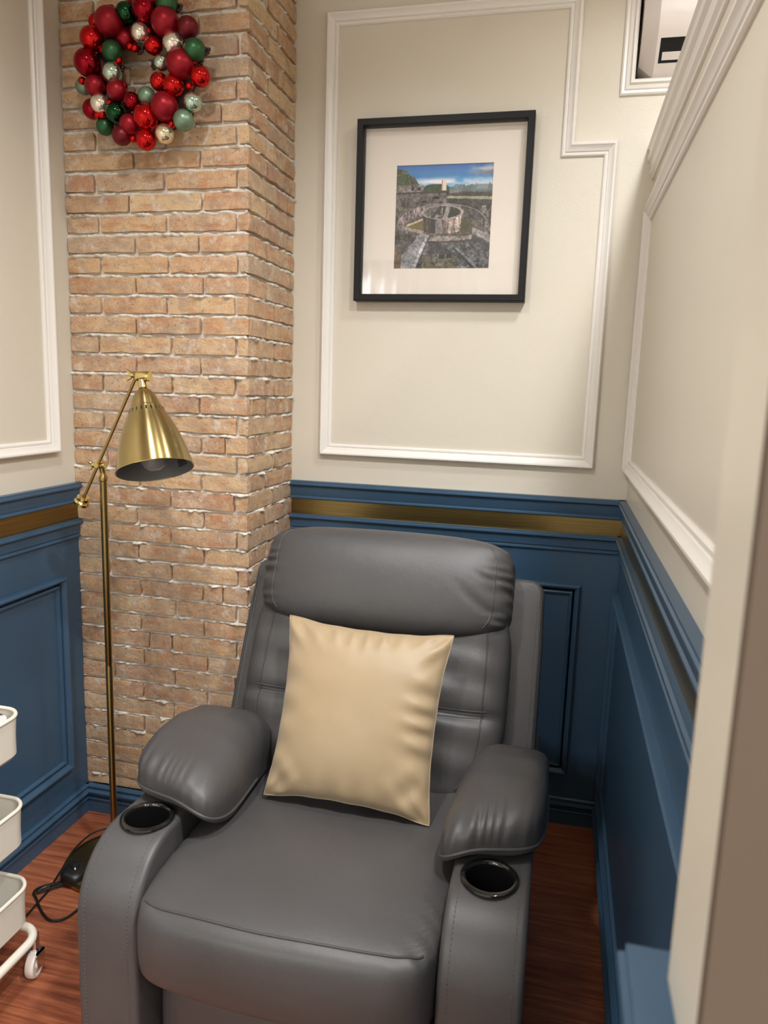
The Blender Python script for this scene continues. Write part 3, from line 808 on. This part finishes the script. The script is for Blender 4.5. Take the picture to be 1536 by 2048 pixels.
obj('bulb_socket', *lathe([(.0005, .03), (.018, .03), (.018, .12), (.0005, .12)], 24, tuple(bo), tuple(axd)), M['liner'], lp)
# cord and foot switch
cord = np.array([(-1.19, -.60, .028), (-1.30, -.48, .036), (-1.375, -.46, .03), (-1.405, -.55, .022), (-1.385, -.640, .012)])
cpts = [(-1.262, -.545, .034), (-1.30, -.50, .04), (-1.35, -.455, .033), (-1.395, -.48, .026), (-1.402, -.55, .022), (-1.390, -.62, .012), (-1.384, -.66, .005), (-1.376, -.69, .004), (-1.372, -.73, .004), (-1.366, -.79, .004), (-1.36, -.87, .004), (-1.40, -1.0, .004)]
obj('cord', *tube(spline(cpts, 10), .0026, 8), M['cord'], lp)
loop = [(-1.345, -.648, .010), (-1.375, -.668, .006), (-1.402, -.690, .005), (-1.404, -.712, .006), (-1.385, -.728, .005), (-1.340, -.765, .004), (-1.300, -.785, .004), (-1.272, -.770, .004), (-1.262, -.735, .004), (-1.255, -.70, .004)]
obj('cord', *tube(spline(loop, 10), .0030, 8), M['cord'], lp)
loop2 = [(-1.335, -.655, .012), (-1.370, -.690, .009), (-1.395, -.712, .008), (-1.385, -.69, .010), (-1.35, -.672, .014), (-1.31, -.668, .010), (-1.28, -.665, .008)]
obj('cord', *tube(spline(loop2, 10), .0030, 8), M['cord'], lp)
def sw_fn(u, V): return np.stack([-1.335+u[:, 0]*.032, -.640+u[:, 1]*.036, .022+u[:, 2]*.020-.004*u[:, 0]], 1)
sw = obj('foot_switch', *softbox((1, 1, 1), 2.8, 16, sw_fn), M['cord'], lp, auto=None)
obj('switch_button', *lathe([(.0005, .022), (.010, .022), (.013, .019), (.013, .012)][::-1], 24, (-1.338, -.640, .022)), M['gloss_black'], sw)

# ------------------------------------------------------------------ framed picture
FX0, FX1, FZ0, FZ1, FD = -.796, -.312, 1.533, 2.019, .040
fr = empty('picture_frame', ((FX0+FX1)/2, 0, FZ0), 'black square picture frame with a photo of stone ruins on the cream wall', 'picture')
bw = .019
FP = [(-bw, 0), (-bw, FD-.004), (-bw+.002, FD-.0005), (-.002, FD), (0, FD-.002), (0, 0)]
obj('frame', *sweep(rect(FX0, FX1, FZ0, FZ1), FP, back(), True), M['black'], fr, auto=30)
px0, px1, pz0, pz1 = -.686, -.417, 1.625, 1.901
mb = obj('mat_board', *merge(box(FX0+.01, px0, -.0105, -.008, FZ0+.01, FZ1-.01), box(px1, FX1-.01, -.0105, -.008, FZ0+.01, FZ1-.01), box(px0, px1, -.0105, -.008, FZ0+.01, pz0), box(px0, px1, -.0105, -.008, pz1, FZ1-.01)), M['mat'], fr, smooth=False)
obj('glass', *box(FX0+.006, FX1-.006, -.0275, -.0255, FZ0+.006, FZ1-.006), M['glass'], fr, smooth=False)
def paint():
    H, W = 210, 200
    yy, xx = np.mgrid[0:H, 0:W]; y = yy/(H-1); x = xx/(W-1)
    nz = lambda cy, cx, s: vnoise((H, W), (cy, cx), s)
    C = lambda r, g_, b: np.array([r, g_, b], float)
    sm = lambda e0, e1, v: np.clip((v-e0)/(e1-e0), 0, 1)
    f1 = nz(55, 55, 1)*.5+nz(105, 100, 2)*.5; f2 = nz(11, 11, 3)*.5+nz(26, 26, 4)*.5; f3 = nz(14, 70, 6)*.6+nz(90, 90, 16)*.4
    tex = (f1-.5)*1.1+(f2-.5)*.8
    cl = nz(9, 4, 7)*.45+nz(20, 9, 8)*.3+nz(44, 24, 9)*.25
    img = np.zeros((H, W, 3))
    def put(m, col, k=0.0, t=None):
        nonlocal img
        m = np.clip(np.asarray(m, float), 0, 1)[..., None]
        img = img*(1-m)+(np.asarray(col)*(1+k*(tex if t is None else t))[..., None])*m
    E_ = lambda cx, cy, a, b: ((x-cx)/a)**2+((y-cy)/b)**2
    # sky
    t = sm(0, .2, y)[..., None]; img[:] = C(58, 104, 168)*(1-t)+C(112, 176, 212)*t
    put(g(y-.105, .03)*.5, C(44, 112, 176))
    put(sm(.44, .60, cl)*g(y-.18, .05)*.8, C(206, 206, 214)); put(sm(.36, .5, cl)*g(y-.160, .022)*g(x-.44, .20)*1.2, C(232, 228, 230))
    put(g(y-.055, .05)*sm(.72, .9, x)*sm(.34, .5, cl), C(186, 182, 186)); put(g(y-.085, .022)*sm(.76, .92, x)*.8, C(118, 116, 124))
    # far skyline and trees
    put((x > .52) & (y > .215-.04*nz(3, 90, 12)*(x > .6)) & (y < .27), C(104, 118, 120), .25)
    put((x > .84) & (x < .95) & (y > .195) & (y < .24), C(132, 142, 146))
    put((x > .26) & (x < .56) & (y > .222-.035*np.sqrt(np.clip(1-((x-.42)/.13)**2, 0, 1))-.01*f2), C(56, 72, 44), .6)
    put((x > .475) & (x < .525) & (y > .145) & (y < .245), C(222, 204, 194), .06); put((x > .475) & (x < .484) & (y > .145) & (y < .245), C(170, 120, 112))
    # ground stone
    put(y > .262, C(98, 90, 88), 1.2)
    put((y > .268) & (y < .31) & (x > .5), C(72, 66, 62), .6)
    put((y > .30+.03*(x-.55)) & (y < .322+.04*(x-.55)) & (x > .54), C(150, 150, 116), .3)
    put((y > .325+.04*(x-.55)) & (y < .43) & (x > .53), C(60, 58, 56), 1.0)
    # overgrown mound at the left
    top = np.where(x < .1, .035+.10*x, .045+.9*(x-.1)+.01*np.sin(x*60))
    put((y > top+.02*(f2-.5)) & (x < .275), C(86, 86, 74), 1.0); put((y > top+.03) & (x < .24) & (f2 > .52) & (y < .25), C(62, 76, 50), .6)
    put((y > .19) & (x < .29) & (y < .27), C(104, 96, 96), 1.0)
    for cx, cy in ((.17, .225), (.24, .228)): put((np.abs(x-cx) < .013) & (np.abs(y-cy) < .016), C(34, 32, 34))
    put((y > .255) & (y < .40) & (x < .52), C(90, 82, 80), 1.1)
    put((np.abs(y-.262) < .007) & (x < .52), C(58, 52, 52), .4)
    for cx, cy, r in ((.30, .355, .032), (.42, .322, .042), (.47, .36, .016), (.225, .368, .016)):
        put((((x-cx)/r)**2+((y-cy)/(r*.62))**2 < 1) & (y < cy+.006), C(24, 22, 26)); put((np.abs(np.sqrt(((x-cx)/r)**2+((y-cy)/(r*.62))**2)-1.12) < .12) & (y < cy+.006), C(120, 106, 100), .3)
    # outer ring wall, vertical streaks
    R = E_(.49, .56, .455, .185)
    put((R < 1) & (y < .60), C(112, 100, 102)*1.0, 1.6, f3-.5)
    put((R < 1.06) & (R > .95) & (y < .62), C(142, 130, 126), .5)
    put((R < 1) & (x > .68), C(78, 74, 74), 1.2)
    put((x < .36) & (R < 1) & (y < .66), C(124, 106, 108), 1.9, f3-.5)
    # moat floor, water
    put(E_(.49, .585, .395, .115) < 1, C(98, 88, 78), .8)
    lw = (x > .135) & (x < .30) & (y > .585-.36*(x-.135)) & (y < .60+.20*(x-.135)); put(lw, C(112, 98, 44), .35)
    put((np.abs(y-(.575-.36*(x-.135))) < .010) & (x > .12) & (x < .30), C(196, 172, 140), .3)
    put((np.abs(y-(.612+.22*(x-.135))) < .016) & (x > .10) & (x < .30), C(152, 134, 126), .4)
    put((x > .66) & (x < .84) & (y > .505+.5*(x-.68)) & (y < .655), C(84, 80, 46), .4)
    # drum
    rad = .208-.12*np.clip(y-.45, 0, 1)
    dr_ = (np.abs(x-.495) < rad) & (y > .45) & (y < .625+.035*np.sqrt(np.clip(1-((x-.495)/.2)**2, 0, 1)))
    sh = .62+.75*sm(.30, .66, x)
    put(dr_, C(116, 100, 92), 1.7, f3-.5); img = np.where(dr_[..., None], img*sh[..., None], img)
    put(dr_ & (np.abs(x-.40) < .026), C(46, 44, 46), .4); put(dr_ & (np.abs(x-.47+(y-.55)*-.15) < .02), C(132, 124, 122), .5)
    T = E_(.495, .455, .212, .066)
    put(T < 1.10, C(150, 138, 132), .7); put(T < .80, C(104, 98, 94), 1.3); put((T < .8) & (f2 > .50) & (x > .5), C(52, 48, 48), .5)
    put((T < .9) & (np.abs(x-.43-(y-.46)*-.9) < .018), C(60, 56, 56)); put((np.abs(x-.545+(y-.44)*.25) < .022) & (T < .9), C(140, 132, 128), .5)
    # low ring in front
    fy = .685+.03*(1-((x-.5)/.42)**2)
    put((np.abs(y-fy) < .026) & (x > .10) & (x < .86), C(136, 122, 116), .8); put((np.abs(y-fy-.026) < .008) & (x > .2) & (x < .85), C(62, 56, 56), .4)
    # foreground roofs and walkway
    put(y > fy+.034, C(84, 84, 88), 1.2)
    put((x < .30) & (y > .60+.42*x) & (y > .63), C(74, 70, 68), 1.3)
    pc = .30-(y-.66)*.58; put((np.abs(x-pc) < .028+(y-.66)*.34) & (y > .665), C(126, 126, 132), .7)
    put((np.abs(x-(.335-(y-.70)*.40)) < .018) & (y > .67), C(170, 168, 170), .8)
    put((np.abs(x-(.36-(y-.70)*.42)) < .007) & (y > .67), C(60, 58, 60))
    put((y > .735) & (y < .86) & (x > .36) & (x < .36+(y-.70)*1.9), C(58, 58, 62), 1.0)
    put((y > .885) & (x > .30) & (x < .66), C(108, 102, 80), .8)
    for bx in (.505, .585): put((np.abs(x-bx) < .028) & (np.abs(y-.885+.1*(x-.5)) < .022), C(34, 34, 38))
    put((x < .075) & (y > .755+1.2*x), C(106, 86, 62), .7)
    put((np.abs(x-(.62+(y-.80)*1.1)) < .012) & (y > .80), C(48, 46, 48)); put((np.abs(x-(.66+(y-.80)*1.1)) < .012) & (y > .80), C(130, 128, 130), .5)
    put((x > .81) & (y > .60+.42*(x-.81)) & (y < .665+.55*(x-.81)), C(150, 142, 142), .6); put((x > .81) & (np.abs(y-.685-.5*(x-.81)) < .03) & (f1 > .45), C(66, 62, 62), .8)
    put((x > .90) & (y > .40) & (y < .60) & (f2 > .5), C(116, 110, 106), .8)
    gm = img.mean(-1, keepdims=True); k_ = (.30*sm(.24, .30, y))[..., None]; img = img*(1-k_)+gm*k_
    return np.clip((img-92)*1.12/255+.375, 0, 1)
def print_obj():
    img = paint(); H, W, _ = img.shape
    xs = np.linspace(px0, px1, W); zs = np.linspace(pz1, pz0, H)
    X, Z = np.meshgrid(xs, zs); V = np.stack([X, np.full_like(X, -.0078), Z], -1).reshape(-1, 3)
    F = [(r*W+c, (r+1)*W+c, (r+1)*W+c+1, r*W+c+1) for r in range(H-1) for c in range(W-1)]
    o = obj('photo_print', V, F, M['print'], fr, smooth=False, auto=None)
    a = o.data.color_attributes.new('print', 'FLOAT_COLOR', 'POINT')
    L = np.where(img <= .04045, img/12.92, ((img+.055)/1.055)**2.4)
    a.data.foreach_set('color', np.concatenate([L.reshape(-1, 3), np.ones((H*W, 1))], 1).ravel())
print_obj()
obj('backing_board', *box(FX0+.004, FX1-.004, -.0070, -.001, FZ0+.004, FZ1-.004), M['black'], fr, smooth=False)

# ------------------------------------------------------------------ wreath
WC = (-1.252, -DP, 2.03)
wt = empty('christmas_wreath', WC, 'round Christmas wreath of red, green and silver baubles on brick pillar', 'wreath')
Pr = np.array([(WC[0]+.112*math.cos(a), WC[1]-.030, WC[2]+.118*math.sin(a)) for a in np.linspace(0, 2*PI, 48, endpoint=False)])
M['twig'] = simple('dark_red_tinsel', (0.035, 0.006, 0.008), 0.55, var=0.3, vs=60)
V, F = tube(Pr, .024, 14, closed=True)
V = V+rng.normal(0, .0035, V.shape); V[:, 1] = np.minimum(V[:, 1], -DP-.003)
obj('ring', V, F, M['twig'], wt, auto=None)
BL = [(-0.063, -0.08, 0.107, 0.0332, 'mr'), (-0.118, -0.049, 0.124, 0.0185, 'sr'), (-0.021, -0.074, 0.127, 0.0231, 'sg'), (-0.041, -0.047, 0.161, 0.0157, 'sv'), (0.032, -0.078, 0.128, 0.03, 'sc'), (0.088, -0.075, 0.138, 0.0254, 'rg'), (0.085, -0.079, 0.096, 0.0323, 'mr'), (0.141, -0.074, 0.083, 0.024, 'rd'), (-0.113, -0.077, 0.074, 0.0277, 'sr'), (-0.038, -0.052, 0.079, 0.0231, 'mc'), (0.016, -0.073, 0.08, 0.0222, 'sv'), (0.049, -0.072, 0.05, 0.0208, 'sr'), (0.102, -0.074, 0.051, 0.024, 'sv'), (0.158, -0.075, 0.032, 0.0254, 'mg'), (-0.061, -0.074, 0.044, 0.024, 'rg'), (-0.128, -0.078, 0.021, 0.0305, 'sc'), (-0.063, -0.074, -0.004, 0.0231, 'sm'), (0.068, -0.071, 0.011, 0.0175, 'sm'), (0.123, -0.079, 0.002, 0.0323, 'mr'), (0.172, -0.074, -0.026, 0.0231, 'sr'), (-0.158, -0.05, -0.021, 0.0194, 'ms'), (-0.111, -0.074, -0.031, 0.024, 'mr'), (-0.051, -0.074, -0.045, 0.024, 'mr'), (0.063, -0.072, -0.031, 0.0208, 'sr'), (0.102, -0.075, -0.043, 0.0254, 'rr'), (0.029, -0.072, -0.061, 0.0208, 'rs'), (0.151, -0.073, -0.081, 0.0222, 'rm'), (-0.099, -0.073, -0.072, 0.0222, 'sv'), (-0.135, -0.052, -0.076, 0.0231, 'sc'), (-0.056, -0.074, -0.095, 0.0231, 'rk'), (-0.011, -0.072, -0.071, 0.0208, 'sc'), (0.08, -0.079, -0.09, 0.0323, 'mr'), (0.127, -0.074, -0.121, 0.024, 'ms'), (0.029, -0.078, -0.11, 0.03, 'sr'), (-0.018, -0.074, -0.124, 0.024, 'mr'), (-0.102, -0.05, -0.117, 0.0208, 'rg'), (-0.04, -0.074, -0.148, 0.0231, 'rd'), (0.025, -0.074, -0.161, 0.024, 'sr'), (0.075, -0.073, -0.149, 0.0222, 'sh'),
      (-.005, -.045, .165, .026, 'mr'), (.055, -.045, .165, .024, 'sr'), (.125, -.045, .045, .022, 'sr'), (-.09, -.045, .0, .022, 'mr'), (.06, -.045, -.075, .022, 'sc')]
def ball_geo(ribbed, nu=28, nv=16):
    V, F = [], []
    for j in range(nv+1):
        th = PI*j/nv
        for i in range(nu):
            a = 2*PI*i/nu; r = 1.0
            if ribbed: r = 1-.055*(i % 2)*math.sin(th)
            tw = a+(.5*math.cos(th) if ribbed else 0)
            V.append((r*math.sin(th)*math.cos(tw), r*math.sin(th)*math.sin(tw), math.cos(th)))
    for j in range(nv):
        for i in range(nu): F.append((j*nu+i, (j+1)*nu+i, (j+1)*nu+(i+1) % nu, j*nu+(i+1) % nu))
    return V, F
BMesh = {}
NAMES = dict(mr='matte red bauble', sr='shiny red bauble', sc='shiny crimson bauble', mc='matte crimson bauble', rd='ribbed dark red bauble', rr='ribbed red bauble', sg='shiny green bauble', rg='ribbed green bauble', rk='shiny dark green bauble', mg='matte green bauble', sv='silver bauble', sh='champagne bauble', sm='mint green bauble', rm='ribbed mint bauble', ms='sage green bauble', rs='ribbed sage bauble')
for x, y, z, r, kd in BL:
    if kd not in BMesh:
        me = mesh('bauble', *ball_geo(kd[0] == 'r'), True, None); me.materials.append(BM[kd]); BMesh[kd] = me
    o = bpy.data.objects.new('bauble', BMesh[kd]); COL.objects.link(o); o.parent = wt
    o.location = (x, y, z); o.scale = (r*1.04,)*3
    ax = Vector((x*2+rng.normal(0, .1), -.1, z*2+rng.normal(0, .1))); o.rotation_euler = ax.to_track_quat('Z', 'Y').to_euler()
    o['label'] = NAMES[kd]
SB = [(-0.016, 0.054), (0.059, 0.045), (0.099, 0.043), (-0.059, 0.02), (-0.047, 0.025), (-0.035, -0.033), (-0.096, -0.096), (0.03, -0.135), (-0.013, -0.155), (0.092, -0.126), (0.14, -0.043), (0.076, -0.116), (0.154, 0.009), (-0.108, -0.096), (-0.082, 0.092), (0.035, 0.084), (0.109, -0.052), (-0.15, -0.015), (-0.003, 0.049), (-.09, .05), (-.075, -.07), (.05, .105)]
for x, z in SB:
    o = bpy.data.objects.new('bead', BMesh['sr']); COL.objects.link(o); o.parent = wt; o.location = (x, -.068, z); o.scale = (.0095,)*3
for x, z in ((-.074, .146), (.181, .034), (.110, .134), (.163, .011), (.007, .048), (-.047, .008), (.045, .012)):
    ms = []
    for q in range(9):
        a = q*2.4; ms.append(softbox((.0042,)*3, 2, 4, lambda u, V, a=a, q=q: V+np.array([WC[0]+x+.0075*math.cos(a)*(q > 0), WC[1]-.055-.004*(q % 3), WC[2]+z+.0075*math.sin(a)*(q > 0)])))
    obj('berry_sprig', *merge(*ms), M['twig'], wt, auto=None)

# ------------------------------------------------------------------ air conditioner
ac = empty('air_conditioner', (.36, 0, NZ0), 'white wall air conditioner recessed in a moulded niche', 'air conditioner')
prof = [(.115, NZ0+.008), (.115, 2.41), (-.075, 2.41), (-.078, 2.225), (-.077, 2.208), (-.073, 2.194), (-.066, 2.181), (-.056, 2.168), (-.042, 2.152), (.010, NZ0+.008)]
prof = [(a, b) for a, b in prof]
body = obj('body', *extrude(prof[::1], NX0+.008, NX1-.008, .036, 1), M['ac'], ac, auto=22)
# outlet slot in the sloping underside
d_ = np.array([.010+.056, (NZ0+.008)-2.168]); d_ /= np.linalg.norm(d_); n_ = np.array([d_[1], -d_[0]])
if n_[0] > 0: n_ = -n_
p0 = np.array([-.056, 2.168])
def slot(x0, x1, s0, s1, n0, n1):
    V = []
    for x in (x0, x1):
        for s, n in ((s0, n0), (s1, n0), (s1, n1), (s0, n1)):
            q = p0+d_*s+n_*n; V.append((x, q[0], q[1]))
    return np.array(V), [(0, 1, 2, 3)[::-1], (4, 5, 6, 7), (0, 1, 5, 4), (1, 2, 6, 5), (2, 3, 7, 6), (3, 0, 4, 7)]
V, F = slot(-.016, NX1-.06, .004, .064, -.06, .05)
bool_cut(body, V, F)
V, F = slot(-.018, NX1-.058, .002, .066, -.062, -.004)
obj('outlet_recess', V, F, M['dark'], ac, smooth=False)
V, F = slot(-.008, NX1-.065, .038, .057, -.018, -.0035)
obj('louvre', V, F, M['ac'], ac, smooth=False)

# ------------------------------------------------------------------ rolling cart
ct = empty('rolling_cart', (-1.36, -1.13, 0), 'off-white three-tier metal rolling cart by the left blue wall', 'cart')
CX, CY, CW, CD = -1.347, -1.125, .262, .382
def basket(zr, h, nm):
    r = .042
    def ring(w, d, z, rr, y=0): return [(CX+a, CY+b, z) for a, b in rounded_rect(w, d, rr, 8)]
    rings = [ring(CW, CD, zr, r), ring(CW-.004, CD-.004, zr-h*.5, r), ring(CW-.006, CD-.006, zr-h+.008, r-.003), ring(CW-.018, CD-.018, zr-h, r-.009),
             ring(CW-.026, CD-.026, zr-h+.003, r-.012), ring(CW-.014, CD-.014, zr-h+.010, r-.006), ring(CW-.005, CD-.005, zr, r-.002)]
    k = len(rings[0]); V = np.array([p for q in rings for p in q]); F = []
    for a in range(len(rings)-1):
        for i in range(k): F.append((a*k+i, (a+1)*k+i, (a+1)*k+(i+1) % k, a*k+(i+1) % k))
    F.append(tuple(3*k+i for i in range(k))[::-1])
    b = obj('basket', V, F, M['cart'], ct)
    obj('basket_rim', *tube(ring(CW-.002, CD-.002, zr, r), .0040, 8, closed=True), M['cart'], b)
    obj('basket_floor', *extrude([(a, c) for a, c in rounded_rect(CW-.03, CD-.03, r-.012, 6, CX, CY)], zr-h+.002, zr-h+.006, .001, 1, conv=lambda v: v[:, [1, 2, 0]]), M['cart_floor'], b)
    return b
ZR = (.615, .415, .232)
for z in ZR: basket(z, .090, '')
loopz = .100
obj('base_tube', *tube([(CX+a, CY+b, loopz) for a, b in rounded_rect(CW+.0, CD+.03, .045, 8)], .0095, 12, closed=True), M['cart'], ct)
for sy in (1, -1):
    yy = CY+sy*(CD/2+.006)
    obj('post', *extrude([(CX-.115, yy-.006), (CX-.085, yy-.006), (CX-.085, yy+.006), (CX-.115, yy+.006)], loopz, .66, .001, 1, conv=lambda v: v[:, [1, 2, 0]]), M['cart'], ct)
for sx in (1, -1):
    for sy in (1, -1):
        x, y = CX+sx*(CW/2-.010), CY+sy*(CD/2+.004)
        c = obj('caster', *merge(lathe([(.0005, .055), (.009, .055), (.009, .098), (.0005, .098)], 14, (x, y, 0)), box(x-.014, x-.011, y-.012, y+.012, .022, .060), box(x+.011, x+.014, y-.012, y+.012, .022, .060), box(x-.014, x+.014, y-.012, y+.012, .056, .060)), M['chrome'], ct, smooth=False)
        obj('wheel', *lathe([(a*1.14, b) for a, b in [(.0005, -.0105), (.010, -.0105), (.011, -.007), (.019, -.007), (.021, -.0095), (.025, -.0090), (.027, -.005), (.027, .005), (.025, .0090), (.021, .0095), (.019, .007), (.011, .007), (.010, .0105), (.0005, .0105)]], 32, (x, y-.004, .0308), (1, .25, 0)), M['wheel'], c)
# magazines in the top basket, a folder in the middle one
def magmat(name, a, b, sc):
    n = NT(name); v = n.n('ShaderNodeTexWave'); v.inputs['Scale'].default_value = sc; v.inputs['Distortion'].default_value = 14; v.inputs['Detail'].default_value = 3; n.l(n.co, v.inputs[0])
    n.l(n.ramp(v.outputs['Fac'], [(0.35, a), (0.6, b)]), n.b.inputs['Base Color']); n.set(Roughness=0.25); return n.m
mg = [('topmost magazine with dark and pale striped cover in the top basket', lin((40, 38, 42)), lin((226, 220, 216)), 7, .602, -.6), ('magazine with pale cover under the striped one in top basket', lin((224, 214, 204)), lin((176, 96, 82)), 5, .593, .4), ]
for lb, a, b, sc, z, rot in mg:
    o = obj('magazine', *extrude(rounded_rect(.226, .346, .034, 5), 0, .008, .0008, 1, conv=lambda v: v[:, [1, 2, 0]]), magmat('magazine_print', a, b, sc), None, smooth=False)
    o.location = (CX+.003, CY+.003, z); o.rotation_euler = (0, 0, math.radians(rot)); tag(o, lb, 'magazine')
o = obj('folder', *extrude([(-.10, -.13), (.10, -.13), (.10, .13), (-.10, .13)], 0, .012, .001, 1, conv=lambda v: v[:, [1, 2, 0]]), simple('paper_grey', lin((196, 190, 186)), .6), None, smooth=False)
o.location = (CX, CY, .372); tag(o, 'pale grey paper folder lying in the middle cart basket', 'folder')

# ------------------------------------------------------------------ curtain at the far end of the larger room (mirrored in the picture glass)
cu = empty('sheer_curtain', (-1.6, -5.42, 0), 'white sheer curtain in deep folds on the far wall, mirrored in the picture glass', 'curtain')
n = NT('sheer_white'); n.l(n.ramp(n.noise(20), [(0, (.78, .78, .78)), (1, (.86, .86, .86))]), n.b.inputs['Base Color']); n.set(Roughness=.8)
xs = np.linspace(-2.35, -.95, 220); zs = np.linspace(.02, 2.46, 12)
Xc, Zc = np.meshgrid(xs, zs); Yc = -5.42+.045*np.sin(Xc*46)+.02*np.sin(Xc*23+1)
V = np.stack([Xc, Yc, Zc], -1).reshape(-1, 3); F = [(a*220+b, a*220+b+1, (a+1)*220+b+1, (a+1)*220+b) for a in range(11) for b in range(219)]
obj('cloth', V, F, n.m, cu, auto=None)
obj('curtain_rail', *tube([(-2.4, -5.42, 2.47), (-.9, -5.42, 2.47)], .012, 12), M['chrome'], cu)
